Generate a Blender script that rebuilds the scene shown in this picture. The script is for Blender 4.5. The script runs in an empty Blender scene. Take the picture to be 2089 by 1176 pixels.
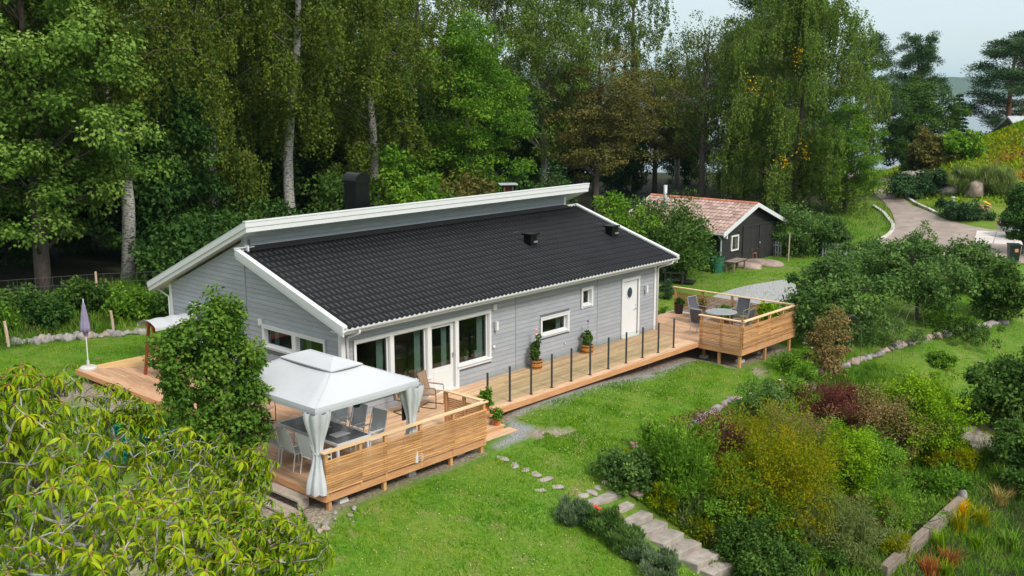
import bpy, math, random
import numpy as np
from mathutils import Matrix, Vector
R = math.radians
rnd = random.Random(7)
scene = bpy.context.scene
col = scene.collection

# ------------------------------------------------------------------ camera
PW, PH = 2089, 1176
CF, CPITCH, CYAW, CROLL = 2123.99, 0.192121, 0.831907, -0.00179
CC = np.array([-17.26539, -22.03788, 9.13244])
_f = np.array([math.sin(CYAW)*math.cos(CPITCH), math.cos(CYAW)*math.cos(CPITCH), -math.sin(CPITCH)])
_r = np.array([math.cos(CYAW), -math.sin(CYAW), 0.0])
_u = np.cross(_r, _f)
_r, _u = math.cos(CROLL)*_r + math.sin(CROLL)*_u, -math.sin(CROLL)*_r + math.cos(CROLL)*_u
cd = bpy.data.cameras.new('camera')
cam = bpy.data.objects.new('camera', cd); col.objects.link(cam)
cd.sensor_width = 36; cd.sensor_fit = 'HORIZONTAL'; cd.lens = CF/PW*36
cd.clip_start = 0.1; cd.clip_end = 20000
cam.matrix_world = Matrix(((_r[0], _u[0], -_f[0], CC[0]), (_r[1], _u[1], -_f[1], CC[1]), (_r[2], _u[2], -_f[2], CC[2]), (0, 0, 0, 1)))
scene.camera = cam

# ------------------------------------------------------------------ sky, sun, exposure
SUN_EL, SUN_AZ = R(44), R(190)      # azimuth measured from +Y towards +X
wd = bpy.data.worlds.new('World'); scene.world = wd; wd.use_nodes = True
nt = wd.node_tree; nt.nodes.clear()
def wn(t, **k):
    n = nt.nodes.new(t)
    for a, b in k.items(): setattr(n, a, b)
    return n
wo = wn('ShaderNodeOutputWorld'); bg = wn('ShaderNodeBackground')
sky = wn('ShaderNodeTexSky', sky_type='NISHITA', sun_disc=False, sun_elevation=SUN_EL, sun_rotation=SUN_AZ)
sky.air_density = 1.0; sky.dust_density = 1.5; sky.ozone_density = 1.5
tc = wn('ShaderNodeTexCoord'); mp = wn('ShaderNodeMapping'); mp.inputs['Scale'].default_value = (1.2, 1.2, 5.5)
nz = wn('ShaderNodeTexNoise'); nz.inputs['Scale'].default_value = 2.2; nz.inputs['Detail'].default_value = 5
rp = wn('ShaderNodeValToRGB'); rp.color_ramp.elements[0].position = .35; rp.color_ramp.elements[0].color = (.74, .74, .74, 1)
rp.color_ramp.elements[1].position = .66; rp.color_ramp.elements[1].color = (.97, .97, .97, 1)
mx = wn('ShaderNodeMix', data_type='RGBA'); mx.inputs[7].default_value = (8.1, 8.9, 9.15, 1)
# overcast layer: brighter overhead than at the horizon, as cloud cover is
sx_ = wn('ShaderNodeSeparateXYZ'); nt.links.new(tc.outputs['Generated'], sx_.inputs[0])
cr_ = wn('ShaderNodeValToRGB'); cr_.color_ramp.elements[0].position = .0; cr_.color_ramp.elements[0].color = (.47, .565, .60, 1)
cr_.color_ramp.elements[1].position = .75; cr_.color_ramp.elements[1].color = (.93, .965, .98, 1)
nt.links.new(sx_.outputs['Z'], cr_.inputs[0])
sc_ = wn('ShaderNodeVectorMath', operation='SCALE'); sc_.inputs['Scale'].default_value = 10.; nt.links.new(cr_.outputs[0], sc_.inputs[0]); nt.links.new(sc_.outputs[0], mx.inputs[7])
nt.links.new(tc.outputs['Generated'], mp.inputs['Vector']); nt.links.new(mp.outputs[0], nz.inputs['Vector'])
nt.links.new(nz.outputs['Fac'], rp.inputs['Fac']); nt.links.new(rp.outputs['Color'], mx.inputs[0])
nt.links.new(sky.outputs[0], mx.inputs[6]); nt.links.new(mx.outputs[2], bg.inputs['Color'])
bg.inputs['Strength'].default_value = 0.105
nt.links.new(bg.outputs[0], wo.inputs['Surface'])
sd = bpy.data.lights.new('sun', 'SUN'); sun = bpy.data.objects.new('sun', sd); col.objects.link(sun)
sd.energy = 2.5; sd.angle = R(16); sd.color = (1.0, .955, .88)
sdir = Vector((math.sin(SUN_AZ)*math.cos(SUN_EL), math.cos(SUN_AZ)*math.cos(SUN_EL), math.sin(SUN_EL)))
sun.rotation_euler = sdir.to_track_quat('Z', 'Y').to_euler(); sun.location = (0, 0, 60)
vs = scene.view_settings
vs.view_transform = 'Standard'; vs.look = 'None'; vs.exposure = 0.5; vs.gamma = 1; vs.use_curve_mapping = False
scene.render.engine = 'CYCLES'
scene.cycles.use_denoising = True
scene.cycles.max_bounces = 6; scene.cycles.diffuse_bounces = 3; scene.cycles.glossy_bounces = 2
scene.cycles.transmission_bounces = 4; scene.cycles.transparent_max_bounces = 10; scene.cycles.volume_bounces = 0

# ------------------------------------------------------------------ helpers
def ray(u, v):
    d = _f*CF + _r*(u-PW/2) - _u*(v-PH/2)
    return d/np.linalg.norm(d)
def atz(u, v, z):
    d = ray(u, v); return CC + d*((z-CC[2])/d[2])
def atd(u, v, dist):
    d = ray(u, v); return CC + d*dist/math.hypot(d[0], d[1])
def ss(a, b, x):
    t = np.clip((x-a)/(b-a), 0, 1); return t*t*(3-2*t)
def hash_noise(x, y, f, s=0):
    return (np.sin(x*f*1.31+y*f*.73+s)+np.sin(x*f*.57-y*f*1.17+1.7*s+1.3)+np.sin(x*f*1.9+y*f*1.6+2.1*s+.4)*.5)/2.5
VD = np.array([math.sin(CYAW), math.cos(CYAW)])
def T(x, y):
    """height of the ground"""
    x = np.asarray(x, float); y = np.asarray(y, float)
    z = -0.40 + 0*x
    z = z + .12*ss(2, 12, y)*ss(6, 0, x)                       # lawn left of the house is higher
    z = z - .34*ss(6, 15, x)*ss(3.5, -2.5, y)*ss(34, 24, x)
    z = z + .14*ss(-4.6, -2.7, y)*ss(3.5, 5, x)*ss(15.5, 13, x)
    fr = np.maximum(0, -4.2-y)
    z = z - .17*np.minimum(fr, 9)*(1-.45*ss(9, 20, x))
    z = z - .85*ss(-6.9, -10.4, y)*ss(1.0, 2.4, x)*(1-.35*ss(14, 24, x))
    z = z - 1.0*ss(-12.2, -14.5, y)*ss(3, 7, x)
    z = z + .8*ss(-9, -14, y)*ss(16, 24, x)
    z = z + .55*ss(15.8, 19, y)*ss(14, 4, x)                   # bank behind the stones
    # mound far right
    mxx, myy = 82., 3.0
    d2 = ((x-mxx)/17.)**2 + ((y-myy)/13.)**2
    z = z + 6.6*np.exp(-d2*1.1)
    z = z + .45*hash_noise(x, y, .55, 2)*np.exp(-d2*.8)
    s = (x-CC[0])*VD[0] + (y-CC[1])*VD[1]
    lat = (x-CC[0])*VD[1] - (y-CC[1])*VD[0]
    fall = ss(112, 230, s - .12*np.maximum(0, lat-20))
    z = z*(1-fall) + fall*(-24)
    z = z + .05*hash_noise(x, y, .8, 1) + .02*hash_noise(x, y, 2.3, 5)
    # flat under the house and its deck
    return z
def gp(u, v, t0=8., t1=400.):
    """where the pixel's ray meets the ground"""
    d = ray(u, v); t = t0
    while t < t1:
        p = CC + d*t
        if p[2] < T(p[0], p[1]):
            a, b = t-.5, t
            for _ in range(20):
                m = (a+b)/2; p = CC + d*m
                if p[2] < T(p[0], p[1]): b = m
                else: a = m
            return CC + d*b
        t += .5
    return CC + d*t1
def px2m(p, n):           # pixels of the photograph to metres at a point
    return n*float(np.dot(np.asarray(p)-CC, _f))/CF

class MB:
    def __init__(s): s.v = []; s.f = []
    def add(s, v, f):
        o = len(s.v); s.v += [tuple(map(float, p)) for p in v]; s.f += [tuple(i+o for i in q) for q in f]; return s
    def box(s, x0, x1, y0, y1, z0, z1):
        return s.add([(x0,y0,z0),(x1,y0,z0),(x1,y1,z0),(x0,y1,z0),(x0,y0,z1),(x1,y0,z1),(x1,y1,z1),(x0,y1,z1)],
                     [(3,2,1,0),(4,5,6,7),(0,1,5,4),(1,2,6,5),(2,3,7,6),(3,0,4,7)])
    def bar(s, a, b, w, h, up=(0,0,1)):
        a = Vector(a); b = Vector(b); d = (b-a).normalized(); up = Vector(up)
        x = d.cross(up)
        if x.length < 1e-4: x = d.cross(Vector((1,0,0)))
        x.normalize(); y = x.cross(d)
        v = []
        for p in (a, b):
            for i, j in ((-1,-1),(1,-1),(1,1),(-1,1)): v.append(p + x*w/2*i + y*h/2*j)
        return s.add(v, [(0,1,2,3),(7,6,5,4),(4,5,1,0),(5,6,2,1),(6,7,3,2),(7,4,0,3)])
    def tube(s, pts, rad, n=8, cap=True):
        pts = [Vector(p) for p in pts]
        if not hasattr(rad, '__len__'): rad = [rad]*len(pts)
        o = len(s.v); m = len(pts); prev = None
        for i, p in enumerate(pts):
            d = (pts[min(i+1, m-1)] - pts[max(i-1, 0)]).normalized()
            if prev is None:
                prev = d.cross(Vector((0,0,1)) if abs(d.z) < .9 else Vector((1,0,0))).normalized()
            x = (prev - d*prev.dot(d)).normalized(); prev = x; y = d.cross(x)
            for k in range(n):
                a = 2*math.pi*k/n; q = p + (x*math.cos(a) + y*math.sin(a))*rad[i]; s.v.append(tuple(q))
        for i in range(m-1):
            for k in range(n):
                k2 = (k+1) % n
                s.f.append((o+i*n+k, o+i*n+k2, o+(i+1)*n+k2, o+(i+1)*n+k))
        if cap:
            s.f.append(tuple(o+k for k in range(n-1, -1, -1))); s.f.append(tuple(o+(m-1)*n+k for k in range(n)))
        return s
    def lathe(s, prof, n=16, c=(0,0,0), cap=True):
        o = len(s.v); m = len(prof)
        for r, z in prof:
            for k in range(n):
                a = 2*math.pi*k/n; s.v.append((c[0]+r*math.cos(a), c[1]+r*math.sin(a), c[2]+z))
        for i in range(m-1):
            for k in range(n):
                k2 = (k+1) % n; s.f.append((o+i*n+k, o+i*n+k2, o+(i+1)*n+k2, o+(i+1)*n+k))
        if cap:
            s.f.append(tuple(o+k for k in range(n-1, -1, -1))); s.f.append(tuple(o+(m-1)*n+k for k in range(n)))
        return s
    def prism(s, poly, z0, z1):
        n = len(poly); a = sum(poly[i][0]*poly[(i+1)%n][1]-poly[(i+1)%n][0]*poly[i][1] for i in range(n))
        if a < 0: poly = poly[::-1]
        f = [tuple(range(n-1,-1,-1)), tuple(range(n, 2*n))] + [(i, (i+1)%n, n+(i+1)%n, n+i) for i in range(n)]
        return s.add([(p[0],p[1],z0) for p in poly] + [(p[0],p[1],z1) for p in poly], f)
    def extr(s, poly, axis, a0, a1):
        """poly of (p,q) in the two other axes, extruded along axis ('x': (y,z), 'y': (x,z))"""
        n = len(poly)
        g = (lambda p, a: (a, p[0], p[1])) if axis == 'x' else (lambda p, a: (p[0], a, p[1]))
        v = [g(p, a0) for p in poly] + [g(p, a1) for p in poly]
        return s.add(v, [tuple(range(n)), tuple(range(2*n-1, n-1, -1))] + [(i+n, (i+1)%n+n, (i+1)%n, i) for i in range(n)])
    def xf(s, loc=(0,0,0), rz=0, sc=1, rx=0, ry=0):
        m = Matrix.Translation(loc) @ Matrix.Rotation(rz, 4, 'Z') @ Matrix.Rotation(ry, 4, 'Y') @ Matrix.Rotation(rx, 4, 'X') @ Matrix.Scale(sc, 4)
        s.v = [tuple(m @ Vector(p)) for p in s.v]; return s
    def mesh(s, name):
        me = bpy.data.meshes.new(name); me.from_pydata(s.v, [], s.f); me.update(); return me
    def build(s, name, mat, parent=None, smooth=False, loc=None, rz=0):
        me = s.mesh(name); me.materials.append(M[mat] if isinstance(mat, str) else mat)
        if smooth: me.polygons.foreach_set('use_smooth', [True]*len(me.polygons))
        return link(name, me, parent, loc, rz)
def link(name, me, parent=None, loc=None, rz=0):
    o = bpy.data.objects.new(name, me); col.objects.link(o)
    if parent is not None: o.parent = parent
    if loc is not None: o.location = loc
    if rz: o.rotation_euler = (0, 0, rz)
    return o
def empty(name, loc=(0,0,0), rz=0):
    o = bpy.data.objects.new(name, None); col.objects.link(o); o.location = loc; o.rotation_euler = (0,0,rz); o.empty_display_size = .2
    return o
def tag(o, label=None, cat=None, group=None, kind=None):
    if label: o['label'] = label
    if cat: o['category'] = cat
    if group: o['group'] = group
    if kind: o['kind'] = kind
    return o
def nth(n):
    w = ('first', 'second', 'third', 'fourth', 'fifth', 'sixth', 'seventh', 'eighth', 'ninth', 'tenth', 'eleventh', 'twelfth')
    return w[n] if n < 12 else '%d%s' % (n+1, 'th' if 10 < (n+1) % 100 < 14 else {1: 'st', 2: 'nd', 3: 'rd'}.get((n+1) % 10, 'th'))
SHRUBS = []
def short(lb):
    import re
    return re.split(r' (?:in|right|left|behind|with|on|beside|at|below|above|between|along|near|of|against|under|halfway|before|rising|nearest|filling|standing|growing|just|peeping|seen) ', lb)[0]
def copy_tree(o, parent=None):
    c = o.copy(); col.objects.link(c); c.parent = parent
    for ch in list(o.children): copy_tree(ch, c)
    return c
def fast_mesh(name, V, F, var=None):
    """V (n,3), F (m,k) faces all of one size, var: value per face for the material"""
    V = np.asarray(V, np.float32); F = np.asarray(F, np.int32)
    me = bpy.data.meshes.new(name); m, k = F.shape
    me.vertices.add(len(V)); me.vertices.foreach_set('co', V.ravel())
    me.loops.add(m*k); me.loops.foreach_set('vertex_index', F.ravel())
    me.polygons.add(m); me.polygons.foreach_set('loop_start', np.arange(0, m*k, k, dtype=np.int32))
    me.update(calc_edges=True)
    if var is not None:
        a = me.attributes.new('v', 'FLOAT', 'FACE'); a.data.foreach_set('value', np.asarray(var, np.float32))
    return me

# ------------------------------------------------------------------ materials
M = {}
def newmat(name):
    m = bpy.data.materials.new(name); m.use_nodes = True; n = m.node_tree; n.nodes.clear(); M[name] = m
    return m, n, lambda t, **k: _nn(n, t, k)
def _nn(n, t, k):
    x = n.nodes.new(t)
    for a, b in k.items(): setattr(x, a, b)
    return x
def rgba(c): return (c[0], c[1], c[2], 1)
def pm(name, c1, c2=None, scale=4., rough=.6, bump=0., stretch=(1,1,1), rand=0., metal=0., detail=4, bscale=None, spec=.5, bdist=.02, lo=.3, hi=.7):
    """paint, wood, stone, metal: two colours mixed by a stretched noise, a per-object brightness, fine relief"""
    m, n, N = newmat(name); L = n.links.new
    out = N('ShaderNodeOutputMaterial'); p = N('ShaderNodeBsdfPrincipled'); L(p.outputs[0], out.inputs[0])
    p.inputs['Roughness'].default_value = rough; p.inputs['Metallic'].default_value = metal
    p.inputs['Specular IOR Level'].default_value = spec
    t = N('ShaderNodeTexCoord'); mp_ = N('ShaderNodeMapping'); mp_.inputs['Scale'].default_value = stretch
    L(t.outputs['Object'], mp_.inputs['Vector'])
    vec = mp_.outputs[0]
    oi = N('ShaderNodeObjectInfo')
    ad = N('ShaderNodeVectorMath', operation='ADD'); ml = N('ShaderNodeVectorMath', operation='SCALE')
    cx = N('ShaderNodeCombineXYZ')
    for i in range(3): L(oi.outputs['Random'], cx.inputs[i])
    L(cx.outputs[0], ml.inputs[0]); ml.inputs['Scale'].default_value = 37.
    L(vec, ad.inputs[0]); L(ml.outputs[0], ad.inputs[1]); vec = ad.outputs[0]
    last = None
    nz_ = N('ShaderNodeTexNoise'); nz_.inputs['Scale'].default_value = scale; nz_.inputs['Detail'].default_value = detail; nz_.inputs['Roughness'].default_value = .6
    L(vec, nz_.inputs['Vector'])
    if c2 is not None:
        rmp = N('ShaderNodeValToRGB'); rmp.color_ramp.elements[0].position = lo; rmp.color_ramp.elements[1].position = hi
        rmp.color_ramp.elements[0].color = rgba(c1); rmp.color_ramp.elements[1].color = rgba(c2)
        L(nz_.outputs['Fac'], rmp.inputs[0]); last = rmp.outputs['Color']
    if rand:
        mr = N('ShaderNodeMapRange'); mr.inputs['To Min'].default_value = 1-rand; mr.inputs['To Max'].default_value = 1+rand
        L(oi.outputs['Random'], mr.inputs['Value'])
        mu = N('ShaderNodeMix', data_type='RGBA', blend_type='MULTIPLY'); mu.inputs[0].default_value = 1
        if last is None: mu.inputs[6].default_value = rgba(c1)
        else: L(last, mu.inputs[6])
        cc = N('ShaderNodeCombineColor')
        for i in range(3): L(mr.outputs[0], cc.inputs[i])
        L(cc.outputs[0], mu.inputs[7]); last = mu.outputs[2]
    if last is None: p.inputs['Base Color'].default_value = rgba(c1)
    else: L(last, p.inputs['Base Color'])
    if bump:
        b = N('ShaderNodeBump'); b.inputs['Strength'].default_value = bump; b.inputs['Distance'].default_value = bdist
        if bscale:
            n2 = N('ShaderNodeTexNoise'); n2.inputs['Scale'].default_value = bscale; n2.inputs['Detail'].default_value = 5; L(vec, n2.inputs['Vector']); L(n2.outputs['Fac'], b.inputs['Height'])
        else: L(nz_.outputs['Fac'], b.inputs['Height'])
        L(b.outputs[0], p.inputs['Normal'])
    return m
GAIN = 1.95
def leafmat(name, cols, trans=.3, rough=.6, rand=.12, spec=.10):
    """leaf colours picked by the per-face value v; light passes through"""
    m, n, N = newmat(name); L = n.links.new
    out = N('ShaderNodeOutputMaterial'); p = N('ShaderNodeBsdfPrincipled'); tr = N('ShaderNodeBsdfTranslucent'); mxs = N('ShaderNodeMixShader')
    p.inputs['Roughness'].default_value = rough; p.inputs['Specular IOR Level'].default_value = spec
    at = N('ShaderNodeAttribute', attribute_name='v'); rmp = N('ShaderNodeValToRGB')
    e = rmp.color_ramp.elements
    while len(e) < len(cols): e.new(.5)
    cols = [(c[0]*GAIN, c[1]*GAIN, c[2]*GAIN) for c in cols]
    for i, c in enumerate(cols): e[i].position = c[3] if len(c) > 3 else i/(len(cols)-1); e[i].color = rgba(c)
    L(at.outputs['Fac'], rmp.inputs[0])
    oi = N('ShaderNodeObjectInfo'); mr = N('ShaderNodeMapRange'); mr.inputs['To Min'].default_value = 1-rand; mr.inputs['To Max'].default_value = 1+rand
    L(oi.outputs['Random'], mr.inputs['Value'])
    hs = N('ShaderNodeHueSaturation'); hs.inputs['Saturation'].default_value = 1.08; L(mr.outputs[0], hs.inputs['Value']); L(rmp.outputs[0], hs.inputs['Color'])
    L(hs.outputs[0], p.inputs['Base Color']); L(hs.outputs[0], tr.inputs['Color'])
    mxs.inputs[0].default_value = trans; L(p.outputs[0], mxs.inputs[1]); L(tr.outputs[0], mxs.inputs[2]); L(mxs.outputs[0], out.inputs[0])
    return m
def glassmat(name, tint, refl=.12, rough=.0, fres=True):
    m, n, N = newmat(name); L = n.links.new
    out = N('ShaderNodeOutputMaterial'); tr = N('ShaderNodeBsdfTransparent'); g = N('ShaderNodeBsdfGlossy'); mxs = N('ShaderNodeMixShader')
    tr.inputs[0].default_value = rgba(tint); g.inputs['Roughness'].default_value = rough
    lw = N('ShaderNodeLayerWeight'); lw.inputs['Blend'].default_value = .5
    fr = N('ShaderNodeMath', operation='POWER'); fr.inputs[1].default_value = 4.; L(lw.outputs['Facing'], fr.inputs[0])
    ad = N('ShaderNodeMath', operation='ADD'); ad.inputs[1].default_value = refl; ad.use_clamp = True
    L(fr.outputs[0], ad.inputs[0]); L(ad.outputs[0], mxs.inputs[0]); L(tr.outputs[0], mxs.inputs[1]); L(g.outputs[0], mxs.inputs[2]); L(mxs.outputs[0], out.inputs[0])
    return m

pm('white', (.63,.63,.63), (.58,.59,.59), 3, .45, .05, bscale=30)
pm('white_worn', (.74,.73,.70), (.62,.60,.56), 6, .6, .1)
pm('siding', (.265,.28,.305), (.315,.33,.355), 1.6, .6, .25, (1,1,4), .06, bscale=18)
pm('siding_gap', (.12,.125,.135), None, 3, .7)
pm('roof_tile', (.0070,.0075,.0090), (.0125,.0128,.0148), 1.2, .50, .1, rand=.18, bscale=60, spec=.20)
pm('roof_black', (.008,.008,.009), (.012,.012,.013), 4, .45, spec=.3)
pm('black_metal', (.004,.004,.005), None, 4, .3, spec=.3)
pm('underlay', (.05,.05,.05), None)
pm('deck', (.43,.245,.135), (.64,.43,.265), 1.6, .62, .3, (1,9,9), .20, bscale=14)
pm('deck_y', (.40,.215,.12), (.58,.365,.22), 1.6, .62, .3, (9,1,9), .18, bscale=14)
pm('deck_back', (.56,.32,.13), (.68,.43,.20), 2.2, .62, .2, (1,9,9), .10, bscale=14)
pm('rail', (.36,.155,.055), (.62,.34,.14), 2.0, .6, .3, (1,7,9), .28, bscale=14)
pm('rail_y', (.36,.155,.055), (.62,.34,.14), 2.0, .6, .3, (7,1,9), .28, bscale=14)
pm('rail_post', (.44,.21,.08), (.58,.31,.13), 2.6, .6, .2, (8,8,1), .12, bscale=14)
pm('hand_rail', (.60,.38,.20), (.74,.52,.31), 2.2, .6, .1, (1,6,6), .05)
pm('fascia', (.46,.20,.085), (.60,.32,.15), 2.0, .6, .2, (1,1,8), .1)
pm('old_wood', (.13,.10,.08), (.27,.215,.17), 3.5, .8, .4, (1,8,6), .12)
pm('step_wood', (.26,.21,.165), (.44,.37,.30), 3.5, .8, .4, (1,8,6), .10)
pm('concrete', (.42,.40,.37), (.55,.53,.50), 7, .85, .4, rand=.08)
pm('post_grey', (.055,.060,.070), None, 5, .4, metal=.3)
pm('interior', (.10,.09,.08), (.14,.12,.10), 2, .8)
pm('interior_floor', (.20,.13,.08), (.26,.17,.10), 3, .5)
pm('curtain', (.55,.62,.58), (.66,.72,.68), 14, .8, .3, (14,14,.3))
pm('fabric', (.46,.47,.49), (.42,.43,.45), 1.1, .8, .2, bscale=3.0, bdist=.05)
pm('fabric_curtain', (.40,.41,.43), (.52,.53,.55), 4, .85, .2, (3,3,.4))
pm('mesh_black', (.01,.01,.012), None, 4, .9)
pm('alu_white', (.60,.61,.62), None, 5, .4)
pm('sling', (.52,.54,.56), (.62,.64,.66), 60, .75)
pm('table_glass', (.075,.08,.088), (.11,.115,.12), 5, .18)
pm('table_grey', (.24,.26,.28), (.30,.32,.34), 5, .25)
pm('grey_frame', (.20,.205,.21), None, 5, .35, metal=.5)
pm('dark_sling', (.055,.06,.07), (.075,.08,.09), 60, .7)
pm('silver', (.45,.46,.47), None, 5, .35, metal=.7)
pm('slat_wood', (.36,.24,.16), (.50,.35,.25), 3, .65, .2, (4,4,1), .1)
pm('terracotta', (.42,.11,.035), (.52,.16,.055), 5, .7, .2)
pm('tub_wood', (.50,.17,.03), (.60,.24,.06), 3, .5, .2, (5,5,1), .12)
pm('soil', (.03,.02,.014), (.06,.04,.028), 12, .95, .6)
pm('planter_black', (.012,.012,.013), None, 4, .4)
pm('red_wood', (.20,.035,.015), (.27,.055,.02), 3, .5, .2, (6,6,1))
pm('purple', (.19,.16,.26), (.24,.21,.32), 4, .85, .2)
pm('stone', (.15,.14,.125), (.31,.29,.27), 5, .85, .5, rand=.18, bscale=14)
pm('stone_warm', (.23,.165,.13), (.38,.295,.245), 5, .85, .5, rand=.15, bscale=14)
pm('step_stone', (.22,.19,.165), (.38,.33,.29), 4, .85, .6, rand=.1, bscale=10)
pm('rock', (.22,.19,.16), (.40,.34,.29), 3, .9, .8, rand=.1, bscale=7, bdist=.08)
pm('tar_wood', (.012,.011,.011), (.026,.024,.023), 3, .7, .3, (1,1,5), .15)
pm('old_tile', (.19,.11,.09), (.50,.36,.31), 9, .9, .3, rand=.30, lo=.25, hi=.75)
pm('ridge_tile', (.36,.11,.05), (.48,.20,.12), 6, .85, .3, rand=.2)
pm('galv', (.42,.44,.46), None, 5, .5, metal=.2)
pm('green_plastic', (.018,.12,.075), None, 4, .45)
pm('rust', (.34,.13,.07), (.42,.2,.12), 9, .8)
pm('bin', (.012,.02,.022), None, 4, .4)
pm('bin_label', (.6,.25,.12), None)
pm('picket', (.36,.40,.42), (.46,.50,.52), 5, .8, .2, rand=.12)
pm('fence_wood', (.36,.26,.18), (.52,.40,.30), 4, .85, .3, (5,5,1), .15)
pm('wire', (.20,.20,.19), None, 5, .5, metal=.4)
pm('bark_birch', (.08,.07,.06), (.42,.40,.36), 5.0, .85, .5, (1.2,1.2,3.6), .06, lo=.38, hi=.52)
pm('bark_dark', (.045,.035,.028), (.12,.095,.075), 6, .9, .8, (2,2,.6), .12)
pm('bark_pine', (.16,.075,.04), (.30,.15,.085), 5, .9, .8, (1.5,1.5,.5), .1)
pm('bark_lichen', (.10,.09,.075), (.34,.34,.30), 9, .9, .8, (1.2,1.2,1.2), .05, lo=.4, hi=.6)
pm('twig', (.10,.075,.055), (.17,.13,.10), 6, .9)
pm('car_silver', (.50,.52,.54), None, 4, .25, metal=.6)
pm('tyre', (.012,.012,.012), None, 4, .8)
pm('teal_tarp', (.0,.13,.12), (.02,.24,.22), 4, .45, .5, bscale=6, bdist=.05)
pm('blue_plastic', (.01,.06,.22), None, 4, .4)
pm('trampoline', (.02,.02,.025), None, 4, .7)
pm('far_roof', (.36,.38,.40), (.44,.46,.48), 2, .6)
pm('far_wall', (.40,.30,.24), (.48,.38,.31), 3, .8, .2, (4,4,1))
pm('white_flower', (.80,.78,.74), None, 4, .7)
pm('pink_flower', (.75,.22,.33), (.85,.45,.50), 8, .7)
pm('rose_flower', (.80,.48,.40), (.86,.62,.55), 8, .7)
pm('red_flower', (.62,.02,.04), (.72,.06,.05), 8, .7)
pm('orange_flower', (.85,.22,.02), (.90,.40,.04), 8, .7)
pm('purple_flower', (.22,.03,.18), (.30,.06,.26), 8, .7)
glassmat('pane', (.60,.66,.64), .07)
glassmat('rail_glass', (.945,.975,.955), .055, .02)
# leaves: dark / mid / light
leafmat('lf_maple', [(.030,.058,.012),(.060,.105,.020),(.135,.185,.050)], .28)
leafmat('lf_birch', [(.024,.041,.008),(.050,.074,.013),(.098,.112,.019)], .3)
leafmat('lf_birch_green', [(.024,.044,.010),(.050,.080,.016),(.095,.125,.026)], .3)
leafmat('lf_green', [(.016,.036,.008),(.034,.066,.014),(.070,.110,.026)], .26)
leafmat('lf_dark', [(.011,.027,.007),(.023,.050,.012),(.050,.088,.020)], .25)
leafmat('lf_brown', [(.035,.036,.012),(.065,.062,.018),(.11,.095,.028)], .25)
leafmat('lf_yellow', [(.25,.16,.01),(.45,.26,.015),(.50,.34,.03)], .3)
leafmat('lf_lilac', [(.026,.058,.011),(.056,.108,.019),(.125,.175,.036)], .30)
leafmat('lf_cherry', [(.020,.052,.005),(.070,.122,.008),(.170,.205,.014),(.27,.225,.026)], .32, .42, .15, .25)
leafmat('lf_apple', [(.018,.040,.011),(.044,.082,.021),(.105,.155,.048)], .27)
leafmat('lf_pine', [(.012,.030,.013),(.027,.052,.020),(.055,.082,.030)], .1)
leafmat('lf_pine_brown', [(.09,.035,.012),(.17,.07,.025),(.22,.10,.035)], .1)
leafmat('lf_spruce', [(.006,.016,.007),(.013,.030,.012),(.026,.050,.018)], .1)
leafmat('lf_gold', [(.050,.078,.007),(.108,.128,.010),(.200,.155,.013)], .3)
leafmat('lf_lime', [(.045,.092,.009),(.085,.150,.013),(.14,.20,.022)], .3)
leafmat('lf_maroon', [(.025,.008,.008),(.060,.017,.015),(.105,.035,.026)], .2)
leafmat('lf_bed', [(.028,.064,.010),(.062,.125,.017),(.125,.185,.03)], .3)
leafmat('lf_lavender', [(.04,.065,.030),(.07,.10,.05),(.11,.14,.08)], .2)
leafmat('lf_rosy', [(.055,.055,.018),(.10,.085,.03),(.20,.11,.07)], .25)
leafmat('lf_dry', [(.12,.10,.03),(.20,.165,.06),(.28,.23,.10)], .3)
leafmat('lf_rust', [(.10,.035,.015),(.17,.06,.025),(.22,.10,.04)], .3)
leafmat('lf_grassgreen', [(.024,.070,.005),(.054,.126,.009),(.100,.176,.017),(.18,.185,.045)], .3, rand=0)
leafmat('lf_juniper', [(.012,.030,.012),(.025,.050,.020),(.045,.080,.030)], .1)
leafmat('lf_pale', [(.045,.070,.020),(.085,.11,.035),(.14,.16,.06)], .25)
leafmat('lf_clover', [(.16,.15,.10),(.26,.22,.09),(.10,.14,.02)], .2)
leafmat('lf_teal', [(.0,.06,.05),(.005,.12,.10),(.02,.20,.17)], .2)
# ================================================================== the setting
def axis(lo, hi, step, far0, far1):
    a = list(np.arange(lo, hi+1e-6, step)); d = step; x = hi; up = []
    while x < far1: d *= 1.16; x += d; up.append(x)
    d = step; x = lo; dn = []
    while x > far0: d *= 1.16; x -= d; dn.append(x)
    return np.array(dn[::-1]+a+up)
gx = axis(-14, 50, .33, -900, 5200); gy = axis(-17, 24, .33, -900, 5200)
GX, GY = np.meshgrid(gx, gy); GZ = T(GX, GY)
nx_, ny_ = len(gx), len(gy)
ii = (np.arange(ny_-1)[:, None]*nx_ + np.arange(nx_-1)[None]).ravel()
gm = fast_mesh('ground', np.stack([GX.ravel(), GY.ravel(), GZ.ravel()], 1), np.stack([ii, ii+1, ii+nx_+1, ii+nx_], 1))
fx, fy = GX.ravel(), GY.ravel(); nn = hash_noise(fx, fy, .9, 3)*.5
def blob(cx, cy, rx, ry, rot=0):
    c, s = math.cos(rot), math.sin(rot); dx, dy = fx-cx, fy-cy
    d = np.sqrt(((dx*c+dy*s)/rx)**2 + ((-dx*s+dy*c)/ry)**2) + nn*.25
    return ss(1.15, .75, d)
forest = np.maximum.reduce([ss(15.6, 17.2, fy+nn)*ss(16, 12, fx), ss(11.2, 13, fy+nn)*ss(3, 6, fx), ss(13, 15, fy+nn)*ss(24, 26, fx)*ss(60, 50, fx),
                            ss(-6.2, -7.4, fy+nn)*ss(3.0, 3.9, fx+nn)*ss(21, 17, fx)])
c1 = gp(180, 1120); c2 = gp(470, 1110); c3 = gp(620, 1000)
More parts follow.
